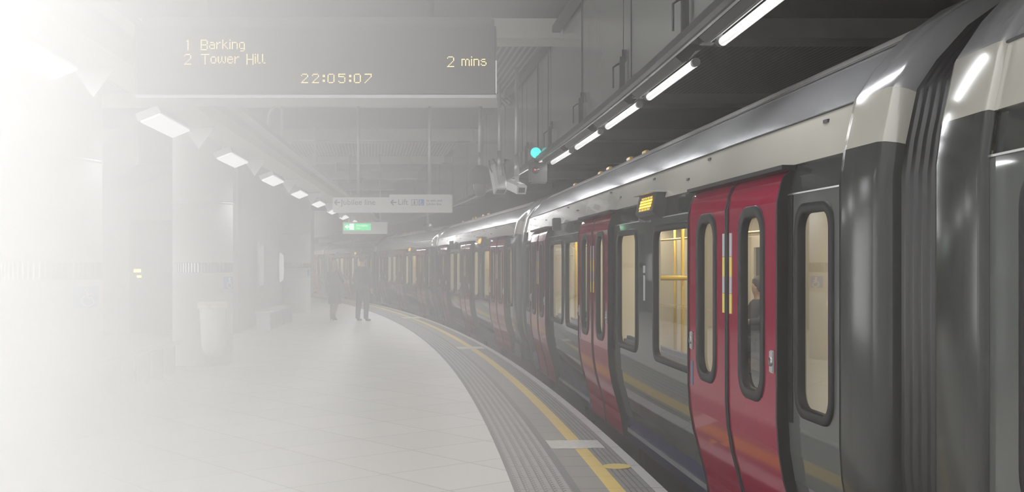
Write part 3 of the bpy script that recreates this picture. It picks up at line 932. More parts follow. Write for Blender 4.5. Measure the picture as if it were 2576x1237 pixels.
# ------------------------------------------------------------------ train
LC = 15.27
HALF = [(.12, .14), (.075, .30), (.035, .45), (.01, .60), (0, .75), (0, 1.94), (.02, 2.088), (.07, 2.316), (.16, 2.448), (.30, 2.60), (.45, 2.705), (.70, 2.78), (1.1, 2.82), (1.46, 2.83)]
def xof(z):
    P = [(.16, -.10)]+HALF
    for (xa, za), (xb, zb) in zip(P, P[1:]):
        if za <= z <= zb: return xa+(xb-xa)*(z-za)/(zb-za)
    return P[0][0] if z < P[0][1] else 0
def panel(zs, us, off, holes=(), mb=None, mi=0, smooth=True):
    """skin following the side profile, x = xof(z)+off, leaving holes (u0,u1,z0,z1) open"""
    mb = mb or MB()
    zs = sorted(set(list(zs)+[h[2] for h in holes]+[h[3] for h in holes]))
    us = sorted(set(list(us)+[h[0] for h in holes]+[h[1] for h in holes]))
    base = len(mb.v)
    for u in us:
        for z in zs: mb.v.append((xof(z)+off, u, z))
    k = len(zs)
    for i in range(len(us)-1):
        for j in range(k-1):
            um = (us[i]+us[i+1])/2; zm = (zs[j]+zs[j+1])/2
            if any(h[0] < um < h[1] and h[2] < zm < h[3] for h in holes): continue
            mb.face((base+i*k+j, base+(i+1)*k+j, base+(i+1)*k+j+1, base+i*k+j+1), mi, smooth)
    return mb
def rrect(u0, u1, z0, z1, r, n=6):
    pts = []
    for cx_, cz_, a0 in ((u1-r, z1-r, 0), (u0+r, z1-r, 90), (u0+r, z0+r, 180), (u1-r, z0+r, 270)):
        for i in range(n+1):
            a = R(a0+90*i/n); pts.append((cx_+r*math.cos(a), cz_+r*math.sin(a)))
    return pts
def ring_frame(u0, u1, z0, z1, r, t, xa, xb, mb=None):
    """rounded rubber ring from xa (outer face) back to xb"""
    mb = mb or MB()
    o_ = rrect(u0, u1, z0, z1, r); i_ = rrect(u0+t, u1-t, z0+t, z1-t, max(.01, r-t*.6)); n = len(o_)
    b = len(mb.v); ch = .006
    loops = [[(xb, u, z) for u, z in o_], [(xa+ch, u, z) for u, z in o_], [(xa, u, z) for u, z in rrect(u0+ch, u1-ch, z0+ch, z1-ch, r)],
             [(xa, u, z) for u, z in rrect(u0+t-ch, u1-t+ch, z0+t-ch, z1-t+ch, max(.012, r-t*.6))], [(xa+ch, u, z) for u, z in i_], [(xb, u, z) for u, z in i_]]
    for L_ in loops: mb.v += L_
    for a in range(len(loops)-1):
        for k in range(n):
            mb.face((b+a*n+k, b+a*n+(k+1) % n, b+(a+1)*n+(k+1) % n, b+(a+1)*n+k), 0, True)
    return mb
def fill_corner_panel(mb, u0, u1, z0, z1, r, x):
    """thin cover between a square hole and its rounded ring"""
    o_ = rrect(u0, u1, z0, z1, .0005); i_ = rrect(u0, u1, z0, z1, r); n = len(o_); b = len(mb.v)
    mb.v += [(x, u, z) for u, z in o_]+[(x, u, z) for u, z in i_]
    for k in range(n): mb.face((b+k, b+(k+1) % n, b+n+(k+1) % n, b+n+k))
    return mb
WINS = [(.85, 1.30), (3.50, 4.66), (5.38, 6.22), (8.58, 9.66), (10.02, 11.15), (13.70, 14.30)]
DOORS = [2.41, 7.40, 12.30]
WZ = (.84, 1.845)
DSEAM = .0
def make_car():
    root = empty('train_carriage', (0, 0, 0), 0)
    zl = [z for x, z in HALF if z <= 1.94]
    holes = [(a, b, WZ[0], WZ[1]) for a, b in WINS]+[(c-.80, c+.80, .14, 1.90) for c in DOORS]
    side = panel(zl, [.70, 14.57]+[1.5+i for i in range(13)], 0, holes, smooth=False).build('body_side', M['car_side'], root)
    # header strip, cream panel, shoulder, roof
    mb = MB(); us = [.70, 14.57]
    panel([1.94, 2.088], us, .012, mb=mb)
    mb.quad((0, .7, 1.94), (0, 14.57, 1.94), (.012, 14.57, 1.94), (.012, .7, 1.94))
    MB().box((-.006, .7, 1.932), (.004, 14.57, 1.940)).build('header_trim', M['chrome'], root)
    mb.build('header_strip', M['car_header'], root)
    mb = MB(); panel([2.088, 2.20, 2.316], us, -.006, mb=mb, smooth=False)
    mb.quad((xof(2.088)-.006, .7, 2.088), (xof(2.088)-.006, 14.57, 2.088), (xof(2.088)+.03, 14.57, 2.088), (xof(2.088)+.03, .7, 2.088))
    mb.build('cantrail_panel', M['car_white'], root)
    mb = MB(); panel([2.316, 2.448, 2.60], us, 0, mb=mb); mb.build('shoulder_panel', M['car_silver'], root)
    mb = MB()
    top = [p for p in HALF if p[1] >= 2.60]; full = top+[(2.92-x, z) for x, z in top[::-1][1:]]
    k = len(full)
    for u in us:
        for x, z in full: mb.v.append((x, u, z))
    for j in range(k-1): mb.face((j, k+j, k+j+1, j+1), 0, True)
    mb.build('roof', M['car_roof'], root)
    MB().tube([(.30-.004, .7, 2.602), (.30-.004, 14.57, 2.602)], .008, 6).tube([(.07-.01, .7, 2.318), (.07-.01, 14.57, 2.318)], .005, 6).build('roof_seam', M['dark'], root)
    # far side
    mb = MB()
    mb.box((2.84, .3, .1), (2.92, 14.97, .85)).box((2.84, .3, 1.80), (2.92, 14.97, 2.62))
    for a, b in ((.3, .9), (1.3, 3.7), (4.7, 5.4), (6.2, 8.8), (9.7, 10.0), (11.2, 13.9), (14.4, 14.97)): mb.box((2.84, a, .85), (2.92, b, 1.80))
    mb.build('far_side', M['cream'], root)
    mb = MB()
    for a, b in ((.9, 1.3), (3.7, 4.7), (5.4, 6.2), (8.8, 9.7), (10.0, 11.2), (13.9, 14.4)): mb.quad((2.87, a, .85), (2.87, b, .85), (2.87, b, 1.8), (2.87, a, 1.8))
    mb.build('far_glass', M['lens'], root)
    # interior
    MB().box((.13, .3, -.02), (2.84, 14.97, .02)).build('interior_floor', M['int_floor'], root)
    mb = MB().prism([(.03, 1.96), (.30, 2.16), (2.6, 2.16), (2.84, 1.96), (2.84, 2.2), (.05, 2.2)], .3, 14.97)
    mb.build('interior_ceiling', M['cream'], root)
    mb = MB().box((.62, .5, 2.13), (.78, 14.7, 2.155)).box((2.1, .5, 2.13), (2.26, 14.7, 2.155))
    mb.build('interior_lamp', M['car_lamp'], root)
    mb = MB()
    for c in DOORS:
        for sgn in (-1, 1):
            u = c+sgn*.98
            mb = MB(); mb.prism([(.19, .03), (.13, .30), (.10, .60), (.05, .80), (.05, 1.95), (.33, 1.95), (.33, .03)], u-.02, u+.02); mb.build('draught_screen', M['cream'], root)
            MB().box((2.25, u-.02, .05), (2.84, u+.02, 1.95)).build('draught_screen', M['cream'], root)
    for u in (.45, 14.8):
        for xa, xb in ((.19, .75), (2.15, 2.84)): MB().box((xa, u-.03, .02), (xb, u+.03, 2.14)).build('end_panel', M['cream'], root)
    mb = MB()
    # inner lining between the windows
    panel([.14, .5, .83], [.7, 1.42], .06, mb=mb, smooth=False); panel([.14, .5, .83], [3.42, 6.4], .06, mb=mb, smooth=False)
    panel([.14, .5, .83], [8.42, 11.28], .06, mb=mb, smooth=False); panel([.14, .5, .83], [13.32, 14.5], .06, mb=mb, smooth=False)
    for a, b in ((4.72, 5.32), (9.72, 9.96), (.7, .80)): mb.box((.035, a, .83), (.06, b, 1.96))
    mb.build('window_lining', M['cream'], root)
    for a, b in ((3.46, 6.36), (8.46, 11.24)):
        MB().bbox((.09, a, .38), (.56, b, .47), .03).bbox((.07, a, .45), (.16, b, .90), .03).build('seat', M['moquette'], root)
        m_ = MB().bbox((2.36, a, .38), (2.83, b, .47), .03)
        nb = int((b-a)/.47)
        for i in range(nb): m_.bbox((2.74, a+i*(b-a)/nb+.02, .45), (2.84, a+(i+1)*(b-a)/nb-.02, 1.0), .04)
        m_.build('seat', M['moquette'], root)
    for c in DOORS:
        for sgn in (-1, 1):
            for x in (.66, 2.22):
                MB().tube([(x, c+sgn*.98, .02), (x, c+sgn*.98, 2.15)], .018, 8).build('grab_pole', M['yellow_pole'], root)
    MB().tube([(.30, 6.30, 1.44), (1.25, 6.30, 1.44)], .022, 8).build('grab_pole', M['yellow_pole'], root)
    MB().tube([(.75, .9, 1.95), (.75, 14.3, 1.95)], .016, 8).tube([(2.15, .9, 1.95), (2.15, 14.3, 1.95)], .016, 8).build('grab_rail', M['yellow_pole'], root)
    # windows
    for a, b in WINS:
        mb = MB(); fill_corner_panel(mb, a-.001, b+.001, WZ[0]-.001, WZ[1]+.001, .10, -.001)
        ring_frame(a-.035, b+.035, WZ[0]-.035, WZ[1]+.035, .12, .050, -.014, .03, mb)
        f = mb.build('window', M['black'], root)
        m2 = MB(); m2.add([(.012, u, z) for u, z in rrect(a, b, WZ[0], WZ[1], .09)], [tuple(range(28))])
        m2.build('pane', M['glass'], f)
    # doors, each leaf on its own
    OFF = -.052
    for c in DOORS:
        for sgn in (-1, 1):
            u0, u1 = (c-.955, c-.006) if sgn < 0 else (c+.006, c+.955)
            mid = (u0+u1)/2
            wa, wb = mid-.20, mid+.20; z0, z1 = .85, 1.865
            zz = [-.07, .14, .30, .45, .60, .75, 1.90]
            mb = panel(zz, [u0+.012, u1-.012], OFF, [(wa, wb, z0, z1)], smooth=False)
            b = len(mb.v)
            for u in (u0+.012, u1-.012): mb.v += [(OFF, u, 1.90), (OFF+.012, u, 1.98), (OFF+.035, u, 2.035), (OFF+.075, u, 2.068)]
            for j in range(3): mb.face((b+j, b+4+j, b+5+j, b+1+j), 0, True)
            leaf = mb.build('door_leaf', M['car_red'], root)
            # rubber edges and top cap
            mb = MB()
            for (ua, ub) in ((u0, u0+.024), (u1-.024, u1)):
                prof = [(xof(z)+OFF-.008, z) for z in zz]+[(OFF+.010, 1.98), (OFF+.032, 2.035), (OFF+.075, 2.07)]
                back = [(.02+xof(z), z) for z in zz]+[(.03, 1.98), (.05, 2.035), (.08, 2.07)]
                poly = prof+back[::-1]; n = len(poly); b = len(mb.v)
                mb.v += [(x, ua, z) for x, z in poly]+[(x, ub, z) for x, z in poly]
                m_ = len(prof)
                for j in range(n): mb.face((b+j, b+(j+1) % n, b+n+(j+1) % n, b+n+j))
                for o2 in (0, n):
                    for j in range(m_-1): mb.face((b+o2+j, b+o2+j+1, b+o2+n-2-j, b+o2+n-1-j))
            mb.build('edge_seal', M['black'], leaf)
            mb = MB(); fill_corner_panel(mb, wa-.001, wb+.001, z0-.001, z1+.001, .08, OFF-.001); fr = mb
            fr = MB(); ring_frame(wa-.04, wb+.04, z0-.035, z1+.035, .15, .062, OFF-.010, OFF+.035, fr)
            f = fr.build('window', M['black'], leaf)
            mb = MB(); fill_corner_panel(mb, wa, wb, z0, z1, .12, OFF+.004); mb.build('corner_infill', M['black'], f)
            m2 = MB(); m2.add([(OFF+.022, u, z) for u, z in rrect(wa, wb, z0, z1, .08)], [tuple(range(28))]); m2.build('pane', M['glass'], f)
            # labels by the seam, button, small blue notice
            ue = c+sgn*.075
            mb = MB().box((OFF-.004, ue-.022, 1.62), (OFF, ue+.022, 1.76)).box((OFF-.004, ue-.022, 1.40), (OFF, ue+.022, 1.50)); mb.build('warning_label', M['label_grey'], leaf, label='grey strip of the label')
            mb = MB().box((OFF-.004, ue-.022, 1.50), (OFF, ue+.022, 1.618)).box((OFF-.004, ue-.022, 1.28), (OFF, ue+.022, 1.398))
            mb.build('warning_label', M['label_yellow'], leaf, label='yellow strip of the label')
            ub_ = c+sgn*.855
            if sgn < 0 or True:
                mb = MB().bbox((OFF-.010, ub_-.035, 1.00), (OFF+.002, ub_+.035, 1.12), .008); mb.lathe([(.022, -.014), (.026, -.006), (.026, 0)], c=(OFF-.004, ub_, 1.06), n=14, axis='X')
                mb.build('door_button', M['steel'], leaf)
            if sgn > 0:
                MB().box((OFF-.003, ub_-.03, .76), (OFF, ub_+.03, .92)).build('notice', M['label_blue'], leaf)
    # black reveal around each doorway
    for c in DOORS:
        for ua, ub in ((c-1.03, c-.955), (c+.955, c+1.0)): MB().box((-.004, ua, .76), (.0, ub, 1.93)).build('door_pocket_seal', M['black'], root)
        MB().box((-.05, c-1.0, 2.065), (.03, c+1.0, 2.088)).build('door_track', M['black'], root)
    # skirt, underframe, wheels
    mb = MB(); mb.quad((.135, .7, .14), (.135, 14.57, .14), (.16, 14.57, -.12), (.16, .7, -.12)); mb.quad((.16, .7, -.12), (.16, 14.57, -.12), (.5, 14.57, -.12), (.5, .7, -.12))
    mb.quad((.12, .7, .14), (.12, 14.57, .14), (.135, 14.57, .14), (.135, .7, .14))
    mb.build('skirt', M['car_blue'], root)
    mb = MB()
    for a, b in ((1.0, 4.3), (5.0, 7.2), (7.6, 10.3), (11.0, 14.2)): mb.bbox((.45, a, -.85 if 4.5 < a < 10 else -.55), (2.45, b, -.11), .03)
    mb.build('underframe', M['dark'], root)
    for u in (1.6, 3.5, 11.8, 13.7):
        mb = MB(); mb.lathe([(0, .42), (.38, .42), (.40, .44), (.40, .56), (.36, .57), (0, .57)], c=(.2, u, -.62), n=24, axis='X'); mb.build('wheel', M['dark'], root)
    # rounded end cowls
    prof = [(x, z) for x, z in HALF]+[(2.92-x, z) for x, z in HALF[::-1][1:]]
    prof = [(.16, -.10)]+prof
    for nm, us2 in (('end_cowl', [(.238, .10), (.240, .03), (.27, -.012), (.32, -.026), (.66, -.026), (.70, -.022), (.705, .004)]),
                    ('end_cowl', [(15.03, .10), (15.028, .03), (15.0, -.012), (14.95, -.026), (14.61, -.026), (14.57, -.022), (14.565, .004)])):
        mb = MB(); k = len(prof)
        for u, off in us2:
            for j, (x, z) in enumerate(prof):
                a = prof[max(0, j-1)]; b = prof[min(k-1, j+1)]
                tx, tz = b[0]-a[0], b[1]-a[1]; L_ = math.hypot(tx, tz); nx, nz = tz/L_, -tx/L_
                mb.v.append((x+nx*off, u, z+nz*off))
        for i in range(len(us2)-1):
            for j in range(k-1):
                zc = (prof[j][1]+prof[j+1][1])/2
                mi = 0 if zc < 2.09 else (1 if zc < 2.32 else 2)
                mb.face((i*k+j, (i+1)*k+j, (i+1)*k+j+1, i*k+j+1), mi, True)
        mb.build(nm, [M['cowl'], M['car_white'], M['car_silver']], root)
    # gangway bellows at the near end
    mb = MB(); k = len(prof); us3 = []
    nr = 6
    for i in range(nr*4+1):
        u = -.236+.472*i/(nr*4); us3.append((u, .075+.028*math.cos(2*PI*i/4)))
    for u, off in us3:
        for j, (x, z) in enumerate(prof):
            a = prof[max(0, j-1)]; b = prof[min(k-1, j+1)]
            tx, tz = b[0]-a[0], b[1]-a[1]; L_ = math.hypot(tx, tz); nx, nz = tz/L_, -tx/L_
            mb.v.append((x+nx*off, u, z+nz*off))
    for i in range(len(us3)-1):
        for j in range(k-1): mb.face((i*k+j, (i+1)*k+j, (i+1)*k+j+1, i*k+j+1), 0, True)
    mb.build('gangway_bellows', M['bellows'], root)
    # destination display over the windows
    d = MB()
    d.prism([(-.06, 1.955), (-.085, 1.985), (-.05, 2.13), (.06, 2.14), (.06, 1.93), (.0, 1.93)], 4.36, 5.02)
    dd = d.build('destination_display', M['casing'], root)
    mb = MB()
    for i in range(15):
        for j in range(5):
            if (i*i+j*3+i*j) % 4 == 0: continue
            u = 4.45+i*.030; t = j/5
            xa = -.0865+.028*t; za = 1.998+.115*t
            mb.quad((xa, u, za), (xa, u+.022, za), (xa+.0045, u+.022, za+.017), (xa+.0045, u, za+.017))
    mb.build('amber_matrix', M['amber_led'], dd, label='amber lit matrix')
    MB().bbox((-.10, 4.34, 2.130), (.06, 5.04, 2.146), .004).bbox((-.05, 5.025, 1.92), (.02, 5.05, 2.14), .004).build('rim', M['steel'], dd)
    # small details on the panels
    for u, z in ((1.05, 2.27), (3.2, 2.28), (3.7, 2.18), (4.9, 2.27), (6.3, 2.2), (6.9, 2.28), (9.0, 2.2), (9.9, 2.28), (12.0, 2.2), (13.5, 2.27)):
        MB().box((xof(z)-.016, u-.03, z-.008), (xof(z)+.005, u+.03, z+.008)).build('lifting_socket', M['dark'], root)
    for u, x, z in ((7.6, .55, 2.735), (8.3, .52, 2.728), (9.6, .52, 2.728), (10.4, .55, 2.735), (12.6, .55, 2.735)):
        MB().bbox((x-.02, u-.10, z), (x+.02, u+.10, z+.035), .006).build('roof_clip', M['yellow_pole'], root)
    MB().box((-.003, 5.02, 1.50), (0, 5.10, 1.56)).box((-.003, 5.03, 1.27), (0, 5.09, 1.48)).build('decal', M['label_grey'], root)
    MB().bbox((-.10, 10.15, 2.0), (.0, 10.30, 2.16), .01).build('door_monitor', M['casing'], root)
    return root
H0 = R(5.36)
head = [R(1.30), H0, R(9.41), R(13.46), R(17.51), R(21.56)]
P = Vector((1.575, 4.53))
pos = [None, P]
for i in range(1, 5): pos.append(pos[-1]+LC*Vector((-math.sin(head[i]), math.cos(head[i]))))
pos[0] = P-LC*Vector((-math.sin(head[0]), math.cos(head[0])))
car_labels = ['train carriage nearest the camera, only its end beyond the black bellows in view',
              'long train carriage with bright red doors and a lit amber display, second from the camera',
              'train carriage third from the camera, past the first far gangway',
              'train carriage fourth from the camera, passing behind the standing man',
              'train carriage fifth from the camera, passing behind the woman in heels',
              'last visible train carriage, disappearing behind the distant column']
car = make_car()
for i in range(5, -1, -1) if False else range(6):
    c = car if i == 1 else copy_tree(car)
    tag(c, car_labels[i], 'train carriage', 'coupled carriages of the train')
    c.location = (pos[i].x, pos[i].y, 0); c.rotation_euler.z = head[i]

# notices seen inside the second carriage through the open door glass
def car1(x, u, z):
    return Vector((pos[1].x+x*math.cos(H0)-u*math.sin(H0), pos[1].y+x*math.sin(H0)+u*math.cos(H0), z))
q = car1(2.27, 11.30, 0)
MB_n = MB().box((0, -.004, 1.74), (.26, .004, 1.94)); o = MB_n.build('red_notice', M['poster_red'], None, loc=(q.x, q.y-.035, 0), rz=H0)
tag(o, 'small red notice on the cream screen inside the second carriage', 'notice')
o = MB().lathe([(0, -.03), (.10, -.028), (.115, 0)], c=(.12, 0, 1.58), n=20, axis='Y').build('door_alarm', M['casing'], None, loc=(q.x, q.y-.035, 0), rz=H0)
tag(o, 'dark round device below the red notice inside the carriage', 'alarm')

# ------------------------------------------------------------------ people
def skin_mesh(name, pts, edges, rad, m, parent=None, sub=2, root=0):
    me = bpy.data.meshes.new(name)
    me.from_pydata(pts, edges, [])
    o = bpy.data.objects.new(name, me); COL.objects.link(o)
    o.modifiers.new('skin', 'SKIN')
    for i, r in enumerate(rad):
        sv = me.skin_vertices[0].data[i]
        sv.radius = (r, r) if isinstance(r, (int, float)) else r
        sv.use_root = (i == root)
    o.modifiers['skin'].use_smooth_shade = True
    s = o.modifiers.new('sub', 'SUBSURF'); s.levels = sub; s.render_levels = sub
    dg = bpy.context.evaluated_depsgraph_get()
    me2 = bpy.data.meshes.new_from_object(o.evaluated_get(dg))
    bpy.data.objects.remove(o)
    me2.name = name; me2.materials.clear(); me2.materials.append(m)
    for p in me2.polygons: p.use_smooth = True
    o = bpy.data.objects.new(name, me2); COL.objects.link(o)
    if parent: o.parent = parent
    return o
class Rig:
    def __init__(s): s.p = []; s.e = []; s.r = []
    def add(s, p, r, frm=None):
        s.p.append(tuple(p)); s.r.append(r)
        if frm is not None: s.e.append((frm, len(s.p)-1))
        return len(s.p)-1
    def chain(s, frm, items):
        for p, r in items: frm = s.add(p, r, frm)
        return frm
def hand(rg, wrist, w, d, side, r=.009, curl=.35):
    """five fingers from the palm; w = wrist point, d = direction of the hand, side = towards the thumb"""
    d = Vector(d).normalized(); t = Vector(side).normalized(); nrm = d.cross(t)
    palm = rg.add(w+d*.05, (.030, .018), wrist)
    for k, (off, L_) in enumerate(((.026, .068), (.009, .078), (-.009, .072), (-.026, .056))):
        b = w+d*.092+t*off
        a = rg.add(b, r, palm)
        c = rg.add(b+d*L_*.5+nrm*L_*curl*.3, r*.92, a)
        rg.add(b+d*L_*.85+nrm*L_*curl, r*.8, c)
    a = rg.add(w+d*.035+t*.034, r*1.15, palm)
    c = rg.add(w+d*.07+t*.055+nrm*.008, r*1.05, a)
    rg.add(w+d*.095+t*.058+nrm*.018, r*.9, c)
def head_parts(parent, c, facing, tilt=0):
    """nose, ears, eyes, mouth as part of the body mesh helper: returns face bits"""
    f = Vector(facing).normalized(); r = Vector((f.y, -f.x, 0))
    mb = MB()
    for s in (-1, 1):
        mb.lathe([(0, .012), (.010, .008), (.012, 0)], c=c+f*.088+r*s*.032+Vector((0, 0, .005)), n=8)
    mb.box(c+f*.092-r*.022-Vector((0, 0, .062))-Vector((.003,)*3), c+f*.092+r*.022-Vector((0, 0, .056))+Vector((.003,)*3))
    return mb
def standing(name, base, rz, label, female):
    h = 1.0
    rg = Rig()
    k = .93 if female else 1.0
    pel = rg.add((0, 0, .95*k), (.15*k, .11))
    ab = rg.add((0, 0, 1.10*k), (.125*k, .095), pel)
    ch = rg.add((0, .0, 1.32*k), (.155*k, .105), ab)
    nb = rg.add((0, 0, 1.46*k), (.075, .07), ch)
    nk = rg.add((0, 0, 1.53*k), (.052, .052), nb)
    hd = rg.add((0, -.012, 1.61*k), (.068, .082), nk)
    rg.add((0, -.008, 1.70*k), (.074, .092), hd)
    rg.add((0, 0, 1.76*k), (.052, .06), len(rg.p)-1)
    # nose
    for s in (-1, 1):
        sh = rg.add((s*.185*k, 0, 1.42*k), .056, nb)
        if female: pts = [((s*.225, -.03, 1.13), .042), ((s*.14, -.22, 1.08), .036)]
        else: pts = [((s*.255, .0, 1.13), .052), ((s*.235, -.06, .93), .042)]
        fr = rg.chain(sh, [((s*.215*k, .0, 1.30*k), .05)]+pts)
        wv = Vector(rg.p[fr]); dv = (wv-Vector(rg.p[fr-1])).normalized()
        w2 = rg.add(wv+dv*.03, .026, fr)
        hand(rg, w2, wv+dv*.03, dv, (0, -1, .2) if not female else (s*-.2, 0, 1))
        if female: legs = [((s*.09, 0, .86*k), .085), ((s*.085, -.01 if s > 0 else .02, .50), .058), ((s*.08, .02 if s > 0 else .10, .28), .05), ((s*.075, .05 if s > 0 else .16, .13), .032), ((s*.075, .0 if s > 0 else .11, .055), .030), ((s*.08, -.10 if s > 0 else .01, .025), .022)]
        else: legs = [((s*.105, 0, .86), .10), ((s*.13, -.01, .50), .068), ((s*.135, .02, .28), .056), ((s*.135, .03, .12), .04), ((s*.14, -.02, .055), .042), ((s*.15, -.14, .035), .032)]
        rg.chain(pel, legs)
    root = skin_mesh(name, rg.p, rg.e, rg.r, M['skin'])
    root.location = base; root.rotation_euler.z = rz
    tag(root, label, 'person')
    # nose, ears, eyes and lips
    hz_ = 1.665*k
    fb = MB()
    fb.lathe([(0, .0), (.009, .006), (.013, .02), (.008, .034)], c=(0, -.10, hz_-.028), n=8)
    for s in (-1, 1): fb.lathe([(0, .0), (.012, .008), (.016, .03), (.010, .052), (0, .058)], c=(s*.078, .012, hz_-.03), n=8, sx=.5)
    fb.build('ears_and_nose', M['skin'], root)
    fb = MB()
    for s in (-1, 1): fb.lathe([(0, -.008), (.009, -.004), (.011, .002), (.006, .008)], c=(s*.030, -.088, hz_+.008), n=8)
    fb.box((-.022, -.098, hz_-.058), (.022, -.090, hz_-.051)); fb.build('eyes_and_mouth', M['hair_dark'], root)
    if female:
        rg = Rig()
        a0 = rg.add((0, 0, 1.02), (.155, .12)); a1 = rg.add((0, 0, 1.20), (.15, .12), a0); a2 = rg.add((0, .005, 1.32), (.165, .12), a1); a3 = rg.add((0, .01, 1.41), (.10, .085), a2)
        for s in (-1, 1):
            sh = rg.add((s*.175, 0, 1.325), .062, a3)
            rg.chain(sh, [((s*.205, 0, 1.20), .058), ((s*.228, -.03, 1.10), .052), ((s*.15, -.20, 1.055), .045)])
        skin_mesh('coat_top', rg.p, rg.e, rg.r, M['cloth_black'], root)
        mb = MB(); mb.lathe([(.14, 1.15), (.155, 1.05), (.17, .92), (.175, .75), (.18, .58), (.185, .47), (.175, .465), (.165, .5), (.15, .9)], n=28, sy=.78)
        mb.build('coat_skirt', M['cloth_black'], root)
        mb = MB(); mb.lathe([(0, 1.675), (.05, 1.665), (.088, 1.625), (.097, 1.56), (.098, 1.48), (.10, 1.40), (.092, 1.33), (.05, 1.30), (0, 1.295)], c=(0, .025, 0), n=24, sy=1.02)
        mb.build('hair', M['hair_brown'], root)
        rg = Rig()
        for s in (-1, 1):
            o1 = 0 if s > 0 else .11
            rg2 = Rig(); a = rg2.add((s*.075, o1+.055, .24), .043); a = rg2.add((s*.075, o1+.05, .12), .04, a); a = rg2.add((s*.076, o1-.0, .06), .035, a); rg2.add((s*.08, o1-.10, .03), (.032, .022), a)
            sh = skin_mesh('ankle_boot', rg2.p, rg2.e, rg2.r, M['leather'], root, 1)
            MB().tube([(s*.075, o1+.075, .10), (s*.075, o1+.085, .0)], .012, 8, rs=[.022, .010]).build('heel', M['leather'], sh)
        for s in (-1, 1):
            o1 = 0 if s > 0 else .11
            rg2 = Rig(); a = rg2.add((s*.085, .0, .56), .062); a = rg2.add((s*.082, o1*.6+.01, .40), .056, a); rg2.add((s*.076, o1+.05, .20), .042, a)
            skin_mesh('stocking', rg2.p, rg2.e, rg2.r, M['tights'], root, 1)
        MB().tube([(.16, -.05, 1.38), (.20, -.14, 1.2), (.20, -.16, .98)], .008, 6).bbox((.15, -.30, .72), (.26, -.04, .98), .03).build('handbag', M['leather'], root)
    else:
        rg = Rig()
        a00 = rg.add((0, 0, .80), (.185, .145)); a0 = rg.add((0, 0, .93), (.195, .15), a00); a1 = rg.add((0, 0, 1.12), (.175, .135), a0); a2 = rg.add((0, .005, 1.34), (.195, .13), a1); a3 = rg.add((0, .01, 1.47), (.10, .085), a2)
        for s in (-1, 1):
            sh = rg.add((s*.195, 0, 1.41), .075, a3)
            rg.chain(sh, [((s*.235, 0, 1.28), .07), ((s*.262, .0, 1.13), .068), ((s*.240, -.06, .95), .060), ((s*.235, -.075, .90), .056)])
        skin_mesh('jacket', rg.p, rg.e, rg.r, M['cloth_navy'], root)
        rg = Rig(); a0 = rg.add((0, 0, .98), (.165, .12))
        for s in (-1, 1):
            rg.chain(a0, [((s*.10, 0, .80), .108), ((s*.13, -.01, .50), .084), ((s*.137, .02, .28), .072), ((s*.138, .03, .10), .066), ((s*.138, .03, .07), .064)])
        skin_mesh('trousers', rg.p, rg.e, rg.r, M['cloth_black'], root)
        for s in (-1, 1):
            rg2 = Rig(); a = rg2.add((s*.137, .05, .06), .048); a = rg2.add((s*.142, -.03, .05), .046, a); rg2.add((s*.155, -.16, .034), (.042, .030), a)
            skin_mesh('shoe', rg2.p, rg2.e, rg2.r, M['leather'], root, 1)
        mb = MB(); mb.lathe([(0, 1.815), (.05, 1.808), (.082, 1.775), (.088, 1.72), (.080, 1.66), (.05, 1.625)], c=(0, .016, 0), n=24, sy=1.1)
        mb.build('hair', M['hair_dark'], root)
    return root
q = PX(912, 808, 31.25)
standing('person', (q.x, q.y, 0), R(150), 'person in dark jacket and trousers standing by the yellow line, hands low', False)
q = PX(842, 806, 31.6)
standing('person', (q.x, q.y, 0), R(158), 'person in black knee-length coat and heeled boots standing with long hair', True)

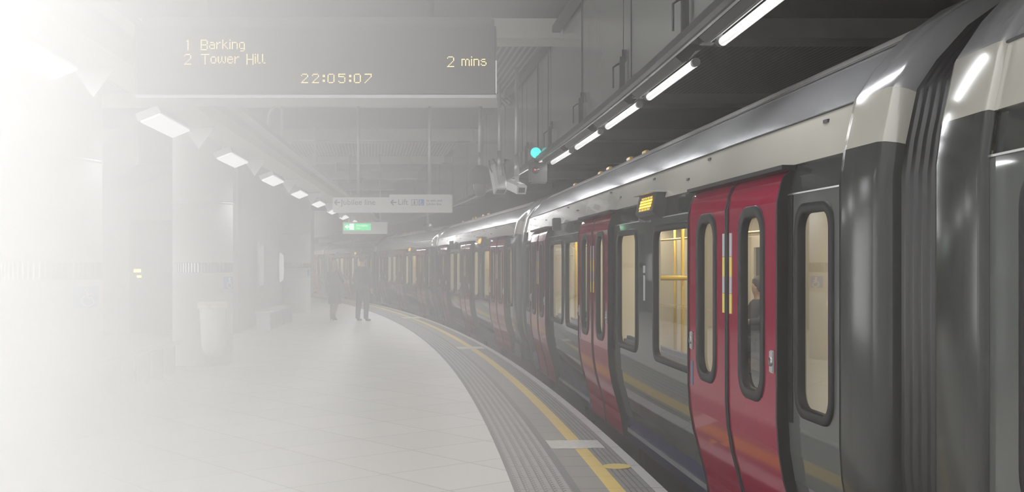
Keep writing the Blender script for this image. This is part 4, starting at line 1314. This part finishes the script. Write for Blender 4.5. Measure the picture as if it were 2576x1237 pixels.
# seated passenger, glimpsed through the near door
def passenger():
    b = car1(2.50, 9.96, 0)
    rg = Rig()
    pel = rg.add((0, 0, .56), (.16, .13)); ab = rg.add((.03, 0, .75), (.13, .11), pel); ch = rg.add((.05, 0, .96), (.155, .12), ab)
    nb = rg.add((.04, 0, 1.09), (.075, .07), ch); nk = rg.add((.03, 0, 1.15), .052, nb); hd = rg.add((0, 0, 1.23), (.075, .08), nk); t = rg.add((.0, 0, 1.31), (.08, .085), hd); rg.add((.01, 0, 1.36), .055, t)
    for s in (-1, 1):
        sh = rg.add((.05, s*.18, 1.05), .055, nb)
        fr = rg.chain(sh, [((.0, s*.23, .85), .046), ((-.22, s*.16, .84), .036)])
        wv = Vector(rg.p[fr]); hand(rg, fr, wv, (-1, -s*.2, .1), (0, -s, .3))
        rg.chain(pel, [((-.10, s*.10, .55), .09), ((-.42, s*.12, .54), .068), ((-.44, s*.12, .30), .052), ((-.44, s*.12, .11), .04), ((-.50, s*.12, .06), .036), ((-.60, s*.12, .05), .03)])
    root = skin_mesh('person', rg.p, rg.e, rg.r, M['skin'])
    root.location = b; root.rotation_euler.z = H0
    tag(root, 'seated person in dark clothes inside the second carriage, seen through the red door glass', 'person')
    rg = Rig(); a0 = rg.add((.02, 0, .62), .19); a1 = rg.add((.04, 0, .8), .19, a0); a2 = rg.add((.05, 0, .99), .20, a1); a3 = rg.add((.04, 0, 1.13), .10, a2)
    for s in (-1, 1):
        sh = rg.add((.05, s*.19, 1.05), .085, a2); rg.chain(sh, [((.0, s*.235, .85), .06), ((-.18, s*.17, .84), .048)])
    skin_mesh('jacket', rg.p, rg.e, rg.r, M['cloth_black'], root)
    rg = Rig(); a0 = rg.add((0, 0, .56), (.18, .14))
    for s in (-1, 1): rg.chain(a0, [((-.12, s*.10, .56), .10), ((-.42, s*.12, .55), .078), ((-.445, s*.12, .30), .062), ((-.44, s*.12, .12), .056)])
    skin_mesh('trousers', rg.p, rg.e, rg.r, M['cloth_navy'], root)
    for s in (-1, 1):
        rg2 = Rig(); a = rg2.add((-.42, s*.12, .065), .045); rg2.add((-.60, s*.12, .055), (.04, .032), a); skin_mesh('shoe', rg2.p, rg2.e, rg2.r, M['white'], root, 1)
    MB().lathe([(0, 1.425), (.05, 1.415), (.088, 1.37), (.092, 1.30), (.07, 1.22)], c=(.025, 0, 0), n=20).build('hair', M['hair_dark'], root)
passenger()
